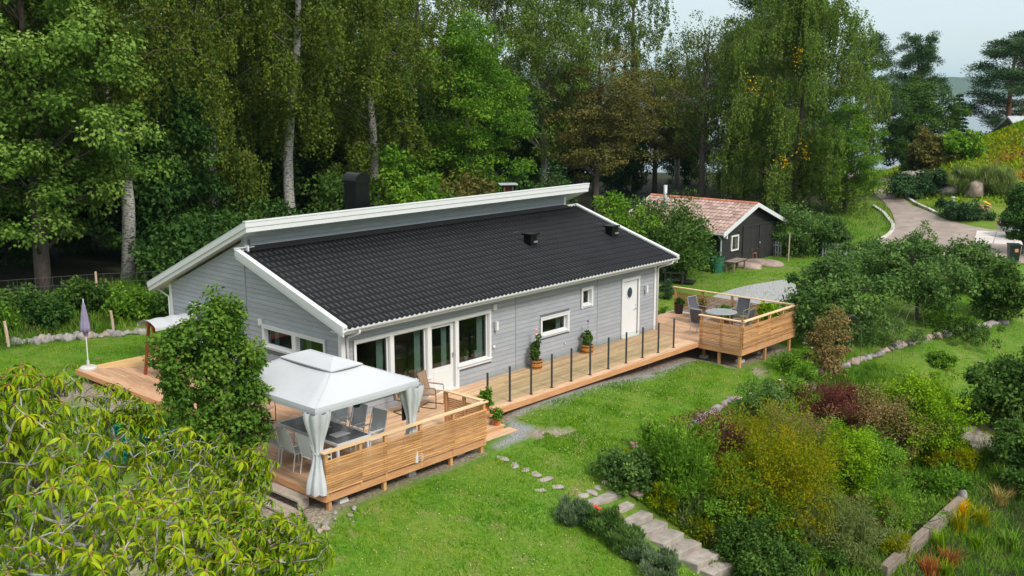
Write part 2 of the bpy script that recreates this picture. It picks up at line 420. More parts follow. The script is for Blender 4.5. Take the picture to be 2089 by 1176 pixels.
deck_under = ss(-4.15, -3.75, fy+nn*.3)*ss(10.9, 10.5, fy)*ss(-3.9, -3.4, fx)*ss(18.6, 18.1, fx)*(1-ss(-2.9, -2.5, fy)*0)
under = np.minimum(deck_under, np.where((fy < -2.5) & (fx > 1.8) & (fx < 14.2), 0, 1))
dirt = np.maximum.reduce([blob(c1[0], c1[1], 3.2, 1.6, .8)*.8, blob(c2[0], c2[1], 2.2, 1.3, .8), blob(-4.1, -3.2, .8, 1.4), under,
                          blob(-3.4, 9.6, 1.0, 1.3), blob(4.0, -4.2, .9, .35, -.6), blob(14.8, -4.6, .6, .3, .4)*.7, blob(10.5, -7.2, 2.2, .6, .15)])
moss = np.exp(-(((fx-82)/17)**2+((fy-3)/13)**2)*.9)*1.3
gravel = np.maximum.reduce([blob(3.7, -3.2, .55, .30, 1.1), blob(2.9, -3.7, .8, .22, .15), ss(-2.95, -2.45, fy+nn*.35)*ss(4.0, 4.6, fx)*ss(14.3, 13.6, fx)*ss(-2.2, -2.3, fy)*.9])
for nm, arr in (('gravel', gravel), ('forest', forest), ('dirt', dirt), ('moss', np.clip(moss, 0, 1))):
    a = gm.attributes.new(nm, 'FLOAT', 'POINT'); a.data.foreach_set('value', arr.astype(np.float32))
def ground_material():
    m, n, N = newmat('ground'); L = n.links.new
    out = N('ShaderNodeOutputMaterial'); p = N('ShaderNodeBsdfPrincipled'); L(p.outputs[0], out.inputs[0]); p.inputs['Roughness'].default_value = .9
    p.inputs['Specular IOR Level'].default_value = .2
    t = N('ShaderNodeTexCoord')
    def noise(s, d=5, w=0):
        z = N('ShaderNodeTexNoise'); z.inputs['Scale'].default_value = s; z.inputs['Detail'].default_value = d; L(t.outputs['Object'], z.inputs['Vector']); return z.outputs['Fac']
    def ramp(f, cols):
        r_ = N('ShaderNodeValToRGB'); e = r_.color_ramp.elements
        while len(e) < len(cols): e.new(.5)
        for i, (pos, c) in enumerate(cols): e[i].position = pos; e[i].color = rgba(c)
        L(f, r_.inputs[0]); return r_.outputs[0]
    def mix(f, a, b):
        x = N('ShaderNodeMix', data_type='RGBA')
        L(f, x.inputs[0]); L(a, x.inputs[6]); L(b, x.inputs[7]); return x.outputs[2]
    def attr(nm): return N('ShaderNodeAttribute', attribute_name=nm).outputs['Fac']
    g1 = ramp(noise(9, 6), [(.3, (.045,.115,.008)), (.55, (.085,.190,.012)), (.75, (.135,.245,.024))])
    g2 = ramp(noise(3.5, 6), [(.3, (.070,.160,.010)), (.7, (.180,.225,.035))])
    big = ramp(noise(.45, 4), [(.35, (0,0,0)), (.68, (1,1,1))])
    g = mix(big, g1, g2)
    spot = ramp(noise(1.3, 5), [(.57, (0,0,0)), (.74, (.85,.85,.85))])
    dry = ramp(noise(20, 4), [(.3, (.15,.15,.04)), (.7, (.26,.22,.10))])
    g = mix(spot, g, dry)
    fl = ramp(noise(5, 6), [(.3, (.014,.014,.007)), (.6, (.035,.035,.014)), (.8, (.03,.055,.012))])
    dr = ramp(noise(14, 6), [(.3, (.13,.10,.075)), (.52, (.27,.215,.165)), (.72, (.42,.36,.30))])
    ms = ramp(noise(.42, 6), [(.34, (.20,.12,.05)), (.48, (.18,.18,.03)), (.60, (.28,.31,.03)), (.74, (.16,.24,.03))])
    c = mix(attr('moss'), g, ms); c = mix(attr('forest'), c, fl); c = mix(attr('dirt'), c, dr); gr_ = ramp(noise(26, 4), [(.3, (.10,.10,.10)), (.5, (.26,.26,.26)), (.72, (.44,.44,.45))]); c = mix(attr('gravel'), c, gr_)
    L(c, p.inputs['Base Color'])
    b = N('ShaderNodeBump'); b.inputs['Strength'].default_value = .8; b.inputs['Distance'].default_value = .06
    L(noise(22, 6), b.inputs['Height']); L(b.outputs[0], p.inputs['Normal'])
    return m
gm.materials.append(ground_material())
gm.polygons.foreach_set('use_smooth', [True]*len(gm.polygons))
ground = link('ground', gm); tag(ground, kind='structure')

# lake
def water_material():
    m, n, N = newmat('water'); L = n.links.new
    out = N('ShaderNodeOutputMaterial'); p = N('ShaderNodeBsdfPrincipled'); L(p.outputs[0], out.inputs[0])
    p.inputs['Base Color'].default_value = (.10, .13, .15, 1); p.inputs['Roughness'].default_value = .22; p.inputs['IOR'].default_value = 1.33
    t = N('ShaderNodeTexCoord'); mp_ = N('ShaderNodeMapping'); mp_.inputs['Rotation'].default_value = (0, 0, -CYAW); mp_.inputs['Scale'].default_value = (.02, .25, 1)
    z = N('ShaderNodeTexNoise'); z.inputs['Scale'].default_value = 1.0; z.inputs['Detail'].default_value = 4
    L(t.outputs['Object'], mp_.inputs[0]); L(mp_.outputs[0], z.inputs['Vector'])
    b = N('ShaderNodeBump'); b.inputs['Strength'].default_value = .12; b.inputs['Distance'].default_value = .5; L(z.outputs[0], b.inputs['Height']); L(b.outputs[0], p.inputs['Normal'])
water_material()
LZ = -17.0
lk = MB(); c0 = CC[:2] + VD*2600; lt = np.array([VD[1], -VD[0]])
q = [c0 + VD*a + lt*b for a, b in ((-2500, -4200), (-2500, 4200), (2600, 4200), (2600, -4200))]
lk.add([(p[0], p[1], LZ) for p in q], [(0, 3, 2, 1)])
tag(lk.build('lake', 'water'), kind='structure')
# far shore hills
hv, hf = [], []
NH = 260
depths = [(2950, 0), (2990, .30), (3080, .55), (3240, .82), (3480, 1.0), (3900, .9), (4600, 0)]
rg = np.random.default_rng(5)
for i in range(NH):
    b = -4000 + 8000*i/(NH-1)
    hgt = 30 + 9*math.sin(b*.0021+1.) + 7*math.sin(b*.0052+.4) + 4*math.sin(b*.011+2) + 2.2*math.sin(b*.031)
    for j, (a, k) in enumerate(depths):
        pp = CC[:2] + VD*(a + 60*math.sin(b*.004+j)) + lt*b
        hv.append((pp[0], pp[1], LZ - 2 + k*(hgt+24) + (rg.uniform(-2.0, 2.0) if 0 < k else 0)))
n_ = len(depths)
for i in range(NH-1):
    for j in range(n_-1): hf.append((i*n_+j, (i+1)*n_+j, (i+1)*n_+j+1, i*n_+j+1))
pm('far_forest', (.018,.036,.014), (.045,.070,.025), .012, .9, .0, detail=6)
hm = MB().add(hv, hf); tag(hm.build('hills', 'far_forest', smooth=True), kind='structure')

# ------------------------------------------------------------------ gravel drive and paths
pm('gravel', (.21,.165,.14), (.34,.275,.235), 1.2, .9, .12, bscale=26, detail=7)
pm('gravel_grey', (.20,.20,.20), (.38,.38,.38), 12, .9, .8, bscale=30, detail=7)
pm('kerb', (.42,.39,.35), (.55,.52,.48), 5, .85, .3, rand=.1)
pm('paving', (.46,.42,.39), (.56,.52,.49), 3, .85, .3, rand=.12)
def smooth_path(pts, n=10):
    out = []; P = [np.array(p, float) for p in pts]; P = [2*P[0]-P[1]] + P + [2*P[-1]-P[-2]]
    for i in range(1, len(P)-2):
        for k in range(n):
            t = k/n; a, b, c, d = P[i-1:i+3]
            out.append(.5*((2*b)+(-a+c)*t+(2*a-5*b+4*c-d)*t*t+(-a+3*b-3*c+d)*t**3))
    out.append(P[-2]); return out
def ribbon(name, left, right, dz, mat, k=8, n=10):
    l = smooth_path(left, n); r_ = smooth_path(right, n); m = MB(); v = []; f = []
    for a, b in zip(l, r_):
        for j in range(k+1):
            p = a[:2] + (b[:2]-a[:2])*j/k; v.append((p[0], p[1], float(T(p[0], p[1]))+dz))
    for i in range(len(l)-1):
        for j in range(k): f.append((i*(k+1)+j, i*(k+1)+j+1, (i+1)*(k+1)+j+1, (i+1)*(k+1)+j))
    m.add(v, f); o = m.build(name, mat, smooth=True); tag(o, kind='structure'); return o
L_ = [gp(*p) for p in ((1700,352),(1768,362),(1782,392),(1812,425),(1826,462),(1800,492),(1740,520),(1640,560))]
R_ = [gp(*p) for p in ((1700,345),(1800,352),(1812,376),(1850,412),(1925,448),(2010,468),(2089,480),(2150,540))]
ribbon('driveway', L_, R_, .04, 'gravel', 12, 12)
# short paved apron before the car
ap = [gp(*p) for p in ((1992,472),(2160,480),(2150,510),(1985,498))]
for i in range(4):
    for j in range(3):
        def ip(s, t): return (ap[0]*(1-s)+ap[1]*s)*(1-t)+(ap[3]*(1-s)+ap[2]*s)*t
        c = [ip((i+.02)/4,(j+.03)/3), ip((i+.98)/4,(j+.03)/3), ip((i+.98)/4,(j+.97)/3), ip((i+.02)/4,(j+.97)/3)]
        m = MB().add([(p[0],p[1],float(T(p[0],p[1]))+.055) for p in c]+[(p[0],p[1],float(T(p[0],p[1]))+.02) for p in c], [(3,2,1,0),(0,1,5,4),(1,2,6,5),(2,3,7,6),(3,0,4,7)])
        o = m.build('paving_slab', 'paving', bpy.data.objects['driveway'])
def kerb_line(pix, label, step=1.0):
    root = empty('stone_kerb', (0,0,0)); tag(root, label, 'kerb')
    pts = smooth_path([gp(*p) for p in pix], 14); acc = 0; a = pts[0]
    for p in pts[1:]:
        if np.linalg.norm(p[:2]-a[:2]) >= step:
            d = (p-a); d /= np.linalg.norm(d); b = p - d*.03
            MB().bar((a[0],a[1],T(a[0],a[1])+.06), (b[0],b[1],T(b[0],b[1])+.06), .22, .16).build('kerb_stone', 'kerb', root)
            a = p
kerb_line([(1782,422),(1806,440),(1822,462),(1812,482),(1785,498)], 'pale curved stone kerb between drive and lawn by the big birch')
kerb_line([(1832,396),(1870,418),(1905,434),(1930,444)], 'straight pale kerb on the far side of the drive by the shrubs')
ribbon('gravel_path', [gp(1348,640),(gp(1420,620)),gp(1500,590),gp(1600,572)], [gp(1330,655),gp(1440,640),gp(1560,622),gp(1660,600)], .03, 'gravel_grey', 8)

# ================================================================== the house
house = empty('house'); tag(house, 'long grey clapboard house with black tiled split-level roof', 'house')
ZE, SL = 2.80, .3195            # low roof: z = ZE + SL*(y+.525)
def low(y): return ZE + SL*(y+.525)
HR, HS = 5.245, .4257           # high roof
def high(y): return HR - HS*(y-3.894)
YC, YB, XL = 4.45, 8.9, 15.0
def cells(a0, a1, b0, b1, holes):
    xs = sorted({a0, a1, *[h[0] for h in holes], *[h[1] for h in holes]}); zs = sorted({b0, b1, *[h[2] for h in holes], *[h[3] for h in holes]})
    for i in range(len(xs)-1):
        for j in range(len(zs)-1):
            x, z = (xs[i]+xs[i+1])/2, (zs[j]+zs[j+1])/2
            if not any(h[0] < x < h[1] and h[2] < z < h[3] for h in holes): yield xs[i], xs[i+1], zs[j], zs[j+1]
F_HOLES = [(.50, 3.33, .50, 2.13), (3.33, 4.42, .02, 2.13), (4.42, 5.84, .60, 2.13), (8.40, 9.74, .93, 1.45), (10.56, 11.05, 1.60, 2.14), (12.93, 13.85, .03, 2.12)]
G_HOLES = [(.78, 3.62, 1.58, 2.10), (6.2, 7.55, 1.10, 2.20)]
ZB = -.30
wf = MB()
for x0, x1, z0, z1 in cells(.03, XL-.03, ZB, 2.62, F_HOLES): wf.box(x0, x1, .03, .22, z0, z1)
wfo = wf.build('front_wall', 'siding_gap', house)
wg = MB()
for y0, y1, z0, z1 in cells(.22, YB-.03, ZB, 2.5, G_HOLES): wg.box(.03, .22, y0, y1, z0, z1)
wg.extr([(.22, 2.5), (YB-.03, 2.5), (YB-.03, high(YB)-.36), (YC, high(YC)-.36), (YC, low(YC)-.14), (.22, low(.22)-.14)], 'x', .03, .22)
wgo = wg.build('gable_wall', 'siding_gap', house)
wr = MB().extr([(.03, ZB), (YB-.03, ZB), (YB-.03, high(YB)-.36), (YC, high(YC)-.36), (YC, low(YC)-.14), (.03, low(.03)-.14)], 'x', XL-.22, XL-.03)
wr.build('far_gable_wall', 'siding', house)
MB().box(.22, XL-.22, YB-.22, YB-.03, ZB, 2.75).build('back_wall', 'siding', house)
MB().box(.22, XL-.22, .22, YB-.22, -.06, -.02).build('indoor_floor', 'interior_floor', house)
MB().box(.24, XL-.24, 3.9, 4.0, -.01, 2.6).build('indoor_wall', 'interior', house)
MB().box(.24, XL-.24, .23, 3.9, 2.45, 2.5).build('indoor_ceiling', 'interior', house)
for xw in (2.9, 6.6, 11.5, 12.4): MB().box(xw, xw+.1, 1.2 if xw < 3 else .24, 3.9, -.01, 2.44).build('indoor_partition', 'interior', house)
# siding boards
BH = .145
def cut(a, b, gaps):
    seg = [(a, b)]
    for g0, g1 in gaps:
        nx = []
        for s0, s1 in seg:
            if g1 <= s0 or g0 >= s1: nx.append((s0, s1)); continue
            if g0 > s0: nx.append((s0, g0))
            if g1 < s1: nx.append((g1, s1))
        seg = nx
    return seg
SEAM = [7.11, 11.42]
k = 0; z = -.10
while z < 2.60:
    z1 = min(z+BH, 2.60)
    gaps = [(h[0]-.10, h[1]+.10) for h in F_HOLES if h[2]-.12 < z1-.02 and h[3]+.10 > z+.02]
    gaps += [(s-.014, s+.014) for s in SEAM]
    for a, b in cut(.06, XL-.10, gaps):
        if b-a > .05:
            MB().extr([(.03, z), (.004, z), (.010, z1-.010), (.03, z1-.010)], 'x', a, b).build('siding_board', 'siding', wfo)
    z += BH
z = -.10
while z < 4.75:
    z1 = z+BH-.010
    for ya, yb in ((.08, 4.486), (4.514, YB-.08)):
        gaps = [(h[0]-.10, h[1]+.10) for h in G_HOLES if h[2]-.12 < z1 and h[3]+.10 > z+.02]
        for a, b in cut(ya, yb, gaps):
            def lim(zz, a, b):       # keep under the roofs
                if ya < 4: lo_ = (zz+.16-ZE)/SL - .525; return max(a, lo_), b
                hi_ = (HR-.38-zz)/HS + 3.894; return a, min(b, hi_)
            a0, b0 = lim(z, a, b); a1, b1 = lim(z1, a, b)
            if b0-a0 < .06: continue
            if b1 < a1: a1 = b1 = (a1+b1)/2
            a1 = min(max(a1, a0), b0); b1 = max(min(b1, b0), a1)
            m = MB(); m.add([(.03,a0,z),(.03,b0,z),(.03,b1,z1),(.03,a1,z1),(.004,a0,z),(.004,b0,z),(.010,b1,z1),(.010,a1,z1)],
                            [(0,1,2,3),(7,6,5,4),(0,4,5,1),(1,5,6,2),(2,6,7,3),(3,7,4,0)])
            m.build('siding_board', 'siding', wgo)
    z += BH
MB().box(-.012, .03, 4.487, 4.513, -.1, low(4.5)-.17).build('seam_strip', 'siding', wgo)
for s in SEAM: MB().box(s-.013, s+.013, -.012, .03, -.1, 2.6).build('seam_strip', 'siding', wfo)
# corner boards
def trim(name, x0, x1, y0, y1, z0, z1, mat='white', par=None): return MB().box(x0, x1, y0, y1, z0, z1).build(name, mat, par or house)
trim('corner_board', -.024, .0, -.024, .11, -.15, low(0)-.13); trim('corner_board', .0, .12, -.026, .0, -.15, low(0)-.13)
trim('corner_board', XL-.12, XL+.02, -.024, .0, -.15, 2.62); trim('corner_board', XL, XL+.024, 0, .12, -.15, 2.62)
trim('corner_board', -.026, .0, YB-.12, YB+.02, -.15, high(YB)-.36)
# ---- clerestory
cl = MB().box(.03, XL-.03, YC+.03, YC+.2, 4.2, high(YC)-.25).build('clerestory_wall', 'siding_gap', house)
z = 4.41
while z < 4.95:
    z1 = min(z+BH-.008, 4.95); MB().extr([(YC+.03, z), (YC+.004, z), (YC+.008, z1), (YC+.03, z1)], 'x', .05, XL-.1).build('siding_board', 'siding', cl); z += BH
trim('corner_board', -.02, .10, YC-.022, YC, 4.30, 4.95, 'siding'); trim('corner_board', XL-.12, XL+.02, YC-.022, YC+.02, 4.35, 4.95)
trim('corner_board', -.022, 0, YC, YC+.12, 4.30, 4.95, 'siding')
MB().extr([(YC-.012, low(YC)+.055), (YC+.004, low(YC)+.055), (YC+.004, low(YC)-.02), (YC-.30, low(YC-.30)+.045), (YC-.30, low(YC-.30)+.06), (YC-.02, low(YC)+.045)], 'x', .0, XL).build('roof_flashing', 'roof_black', house)
# ---- low roof
rl = empty('low_roof'); rl.parent = house
X0, X1 = -.345, 15.586
ye, yt = -.525, 4.42
MB().extr([(ye+.05, low(ye+.05)-.16), (ye+.05, low(ye+.05)-.03), (yt, low(yt)-.03), (yt, low(yt)-.16)], 'x', X0+.04, X1-.04).build('roof_deck', 'underlay', rl)
MB().extr([(ye+.06, low(ye)-.19), (ye+.06, low(ye)-.165), (.03, low(ye)-.165), (.03, low(ye)-.19)], 'x', X0+.02, X1-.02).build('soffit', 'white', rl)
NW, NR = 84, 15
tw = (X1-X0-.16)/NW; tl = (4.44-(ye-.04))/NR
NS = 10
def tile_geo(m, x, y0, y1):
    """one pan tile: wave across, lifted at its lower edge"""
    v = []
    for (yy, dz) in ((y0, .024), (y1, .004)):
        for s in range(NS+1):
            t = s/NS; h = .040*max(0., math.sin(math.pi*min(1., t/.62)))**.8 if t < .62 else -.012*math.sin(math.pi*(t-.62)/.38)
            v.append((x+t*tw, yy, low(yy)-.035+dz+h))
    o = len(v)
    for s in range(NS+1): v.append(v[s])
    for s in range(NS+1):
        p = v[s]; v.append((p[0], p[1]+.022, p[2]-.034))
    q_ = o+NS+1; f = [(s, s+1, NS+1+s+1, NS+1+s) for s in range(NS)] + [(q_+s, q_+s+1, o+s+1, o+s) for s in range(NS)]
    m.add(v, f)
cand = []
for r_ in range(NR):
    for c in range(NW):
        x = X0+.08+c*tw; y0 = ye-.04+r_*tl
        cand.append((math.dist((x, y0, low(y0)), CC), x, y0))
cand.sort()
m0 = MB(); tile_geo(m0, 0, 0, tl+.02)
zoff = low(0)
tm = m0.mesh('roof_tile'); tm.materials.append(M['roof_tile']); tm.polygons.foreach_set('use_smooth', [True]*len(tm.polygons))
for d, x, y0 in cand[:300]: link('roof_tile', tm, rl, (x, y0, low(y0)-zoff))
mm = MB()
for d, x, y0 in cand[300:]: tile_geo(mm, x, y0, y0+tl+.02)
tag(mm.build('roof_tiles_beyond', 'roof_tile', rl, smooth=True), kind='stuff')
def barge(name, x0, x1, par, y0, y1, fn, off0, off1, mat='white'):
    return MB().extr([(y0, fn(y0)+off0), (y0, fn(y0)+off1), (y1, fn(y1)+off1), (y1, fn(y1)+off0)], 'x', x0, x1).build(name, mat, par)
for xa, xb, xc, xd in ((X0-.02, X0+.01, X0-.065, X0+.10), (X1-.01, X1+.02, X1-.10, X1+.065)):
    barge('barge_board', xa, xb, rl, ye-.03, 4.36, low, -.235, -.05)
    barge('barge_board', min(xa, xa-.034 if xa < 0 else xa+.034), max(xb, xb-.034 if xa < 0 else xb+.034), rl, ye-.06, 4.36, low, -.11, .012)
    barge('verge_cap', xc, xd, rl, ye-.07, 4.36, low, .014, .075)
trim('verge_end', X0-.03, .3, 4.362, 4.40, low(4.36)-.2, low(4.36)+.07, par=rl)
trim('verge_end', XL+.02, X1+.04, 4.362, 4.40, low(4.36)-.2, low(4.36)+.07, par=rl)
trim('verge_return', X0-.045, .04, 4.28, 4.44, low(4.36)+.076, low(4.36)+.09, par=rl)
trim('fascia_board', X0, X1, ye+.02, ye+.045, low(ye)-.21, low(ye)-.03, par=rl)
# gutter: half-round
gt = MB(); pr = []
for i in range(9):
    a = math.pi*i/8; pr.append((ye-.055+.078*math.cos(a), low(ye)-.035-.085*math.sin(a)))
pr2 = [(ye-.055+.070*math.cos(math.pi*i/8), low(ye)-.035-.077*math.sin(math.pi*i/8)) for i in range(8, -1, -1)]
gt.extr(pr+pr2, 'x', X0+.02, X1+.01); gt.build('gutter', 'white', house)
def downpipe(pts, name='downpipe'): MB().tube(pts, .036, 8).build(name, 'white', house, smooth=True)
gy_ = ye-.055; gz_ = low(ye)-.11
downpipe([(.18, gy_, gz_), (.18, gy_, gz_-.10), (.16, -.10, gz_-.30), (.16, -.065, gz_-.36), (.16, -.065, -.1)])
downpipe([(XL+.24, gy_, gz_), (XL+.24, gy_, gz_-.10), (XL+.06, -.10, gz_-.28), (XL+.04, -.065, gz_-.36), (XL+.04, -.065, .0)])
# ---- high roof
rh = empty('high_roof'); rh.parent = house
H0, H1, hy0, hy1 = -.266, 15.747, 3.894, 9.776
barge('roof_deck', H0+.03, H1-.03, rh, hy0+.03, hy1-.02, high, -.27, -.03, 'white')
barge('roof_skin', H0+.02, H1-.02, rh, hy0+.01, hy1+.03, high, -.028, .004, 'roof_black')
for xa, sg in ((H0, -1), (H1, 1)):
    barge('barge_board', xa-.012, xa+.012, rh, hy0+.01, hy1, high, -.30, -.12)
    barge('barge_board', min(xa, xa+sg*.046), max(xa, xa+sg*.046), rh, hy0-.02, hy1+.02, high, -.165, .0)
    barge('verge_cap', xa-.05 if sg < 0 else xa-.07, xa+.07 if sg < 0 else xa+.05, rh, hy0-.04, hy1+.04, high, .006, .024)
trim('fascia_board', H0-.012, H1+.012, hy0-.012, hy0+.012, HR-.30, HR-.11, par=rh)
trim('fascia_board', H0-.036, H1+.036, hy0-.036, hy0-.013, HR-.15, HR-.008, par=rh)
trim('ridge_cap', H0-.05, H1+.05, hy0-.05, hy0+.10, HR-.004, HR+.03, par=rh)
trim('back_fascia', H0, H1, hy1, hy1+.03, high(hy1)-.3, high(hy1), par=rh)
gt = MB(); pr = [(hy1+.09+.062*math.cos(math.pi*i/8), high(hy1)-.05-.062*math.sin(math.pi*i/8)) for i in range(9)]
gt.extr(pr, 'x', H0, H1); gt.build('gutter', 'white', house)
downpipe([(.02, hy1+.05, high(hy1)-.12), (.02, hy1+.02, high(hy1)-.25), (.0, YB+.10, high(hy1)-.42), (.0, YB+.08, -.2)])
# ---- chimney, roof vents
ch = MB().box(4.90, 5.48, 5.2, 5.82, 4.2, 6.02).build('chimney', 'black_metal', house)
cap = MB(); prof = [(4.86+.33*(1-math.cos(math.pi*i/10))*1.0, 6.02+.26*math.sin(math.pi*i/10)) for i in range(11)]
cap.extr(prof, 'y', 5.16, 5.86); cap.build('chimney_cap', 'black_metal', ch, smooth=False)
MB().box(4.86, 5.52, 5.16, 5.86, 5.93, 6.02).build('chimney_collar', 'black_metal', ch)
def roof_vent(x, y, w):
    zz = low(y); o = MB().box(x-w/2, x+w/2, y-.16, y+.16, zz-.06, zz+.30).build('roof_vent', 'black_metal', house)
    MB().box(x-w/2-.06, x+w/2+.06, y-.22, y+.22, zz+.30, zz+.36).build('vent_hood', 'black_metal', o)
    MB().box(x+.0, x+w/2+.02, y-.185, y-.16, zz+.03, zz+.09).build('vent_plate', 'silver', o)
roof_vent(10.2, 2.1, .34); roof_vent(14.5, 1.75, .38)
for x, y in ((10.16, 2.75), (14.6, 2.45)):
    zz = low(y); MB().tube([(x-.16, y, zz), (x-.16, y, zz+.13), (x+.16, y, zz+.13), (x+.16, y, zz)], .014, 6).build('safety_hook', 'post_grey', house)
# ---- windows and doors of the front
def casing(par, x0, x1, z0, z1, w=.085, d=.03, sill=True, back=0.0):
    MB().box(x0-w, x1+w, -d-.008, 0, z1, z1+w).build('casing_head', 'white', par); MB().box(x0-w-.02, x1+w+.02, -d-.03, 0, z1+w, z1+w+.025).build('drip_cap', 'white', par)
    MB().box(x0-w, x0, -d, 0, z0, z1).build('casing_side', 'white', par); MB().box(x1, x1+w, -d, 0, z0, z1).build('casing_side', 'white', par)
    if sill:
        MB().box(x0-w, x1+w, -d, 0, z0-w, z0).build('casing_foot', 'white', par)
        MB().extr([(.10, z0+.05), (-d-.045, z0-.005), (-d-.045, z0-.02), (.10, z0+.0)], 'x', x0, x1).build('sill', 'white', par)
def sash(par, x0, x1, z0, z1, y=.10, fw=.055):
    m = MB()
    m.box(x0, x0+fw, y-.03, y+.03, z0, z1).box(x1-fw, x1, y-.03, y+.03, z0, z1).box(x0+fw, x1-fw, y-.03, y+.03, z0, z0+fw).box(x0+fw, x1-fw, y-.03, y+.03, z1-fw, z1)
    fr = m.build('sash', 'white', par)
    MB().box(x0+fw, x1-fw, y-.006, y+.006, z0+fw, z1-fw).build('pane', 'pane', par)
    MB().box(x0-.001, x0+.014, .0, y-.03, z0, z1).build('reveal', 'white', par); MB().box(x1-.014, x1+.001, 0, y-.03, z0, z1).build('reveal', 'white', par)
    MB().box(x0+.014, x1-.014, 0, y-.03, z1-.014, z1).build('reveal', 'white', par)
def curtain(par, x0, x1, y, z0, z1):
    m = MB(); v = []; n = 14
    for i in range(n+1):
        xx = x0+(x1-x0)*i/n; yy = y+.025*math.sin(i*2.1)
        v += [(xx, yy, z0), (xx, yy, z1)]
    m.add(v, [(2*i, 2*i+2, 2*i+3, 2*i+1) for i in range(n)]); m.build('curtain', 'curtain', par, smooth=True)
w1 = empty('window_group'); w1.parent = house
casing(w1, .50, 5.84, .60, 2.13, sill=False)
for x in (1.80, 3.26, 4.41): MB().box(x-.075, x+.075, -.03, .06, .50, 2.13).build('mullion', 'white', w1)
sash(w1, .50, 1.725, .58, 2.13); sash(w1, 1.875, 3.185, .58, 2.13); sash(w1, 4.485, 5.84, .68, 2.13)
for a, b, zz in ((.42, 3.30, .58), (4.42, 5.92, .68)):
    MB().box(a, b, -.028, 0, zz-.12, zz).build('casing_foot', 'white', w1); MB().extr([(.08, zz+.05), (-.075, zz-.005), (-.075, zz-.022), (.08, zz)], 'x', a, b).build('sill', 'white', w1)
curtain(w1, 1.44, 1.66, .26, .3, 2.1); curtain(w1, 2.90, 3.12, .26, .3, 2.1); curtain(w1, 5.55, 5.78, .26, .3, 2.1); curtain(w1, 4.0, 4.2, .26, .1, 2.1)
td = empty('terrace_door'); td.parent = house
m = MB(); x0, x1, z0, z1 = 3.335, 4.335, .05, 2.12
m.box(x0, x0+.11, .07, .13, z0, z1).box(x1-.11, x1, .07, .13, z0, z1).box(x0+.11, x1-.11, .07, .13, z1-.11, z1).box(x0+.11, x1-.11, .07, .13, z0, .78)
m.build('door_leaf', 'white', td); MB().box(x0+.11, x1-.11, .094, .106, .78, z1-.11).build('pane', 'pane', td)
MB().box(x0+.15, x1-.15, .062, .07, .16, .66).build('door_panel', 'white', td); MB().box(3.26, 4.41, -.05, .2, -.03, .05).build('threshold', 'white', td)
MB().box(4.335, 4.485, -.03, .06, .0, .5).build('casing_side', 'white', td); MB().box(3.185, 3.335, -.03, .06, .0, .5).build('casing_side', 'white', td)
MB().box(4.27, 4.29, .02, .07, 1.0, 1.14).build('handle', 'silver', td)
for (a, b, c, d) in (F_HOLES[3], F_HOLES[4]):
    w = empty('window'); w.parent = house; casing(w, a, b, c, d); sash(w, a, b, c, d, .12, .06); curtain(w, b-.28 if b > 11 or b < 10 else b-.2, b-.07, .28, c, d)
fd = empty('front_door'); fd.parent = house
a, b, c, d = F_HOLES[5]; casing(fd, a, b, c, d, .095, sill=False); lf = MB().box(a, b, .03, .08, c, d).build('door_leaf', 'white', fd)
ow = MB(); ox, oz = (a+b)/2-.03, 1.66
ring = [(ox+.185*math.cos(t*math.pi/12), oz+.235*math.sin(t*math.pi/12)) for t in range(24)]; rin = [(ox+.155*math.cos(t*math.pi/12), oz+.20*math.sin(t*math.pi/12)) for t in range(24)]
v = [(p[0], .012, p[1]) for p in ring]+[(p[0], .012, p[1]) for p in rin]+[(p[0], .03, p[1]) for p in ring]+[(p[0], .03, p[1]) for p in rin]
ow.add(v, [(i, (i+1)%24, 24+(i+1)%24, 24+i) for i in range(24)]+[(48+i, 48+(i+1)%24, (i+1)%24, i) for i in range(24)]+[(24+i, 24+(i+1)%24, 72+(i+1)%24, 72+i) for i in range(24)])
ow.build('window_ring', 'white', fd)
pm('door_glass', (.02,.03,.04), (.05,.07,.09), 3, .08)
MB().extr(rin, 'y', .02, .0295).build('door_pane', 'door_glass', fd)
MB().bar((b-.10, -.03, 1.02), (b-.22, -.03, 1.02), .02, .02).bar((b-.10, .03, 1.02), (b-.10, -.03, 1.02), .02, .02).build('handle', 'silver', fd); MB().lathe([(.02,0),(.02,.02)], 10).xf((b-.1,.03,1.14), rx=math.pi/2).build('lock', 'silver', fd)
MB().box(a-.05, b+.05, -.06, .1, -.02, .04).build('threshold', 'white', fd)
# lamps, boxes
for x in (6.10, 14.28):
    lo_ = MB().box(x-.03, x+.03, -.05, 0, 1.62, 1.74).build('wall_lamp', 'white', house); MB().box(x-.045, x+.045, -.14, -.05, 1.54, 1.82).build('lamp_shade', 'white', lo_)
MB().box(6.02, 6.17, -.05, .0, 2.18, 2.36).build('sensor_box', 'white', house)
MB().lathe([(.05, 0), (.055, .04), (.03, .06)], 12).xf((6.05, 0, 1.0), rx=math.pi/2).build('wall_cap', 'white', house)
MB().box(-.05, .0, 4.20, 4.33, 4.32, 4.50).build('sensor_box', 'white', house)
MB().box(-.07, .0, 3.70, 3.83, 2.17, 2.36).build('sensor_box', 'white', house)
MB().lathe([(.025, 0), (.03, .03), (.012, .05)], 10).xf((9.6, 0, .45), rx=math.pi/2).build('wall_tap', 'silver', house)
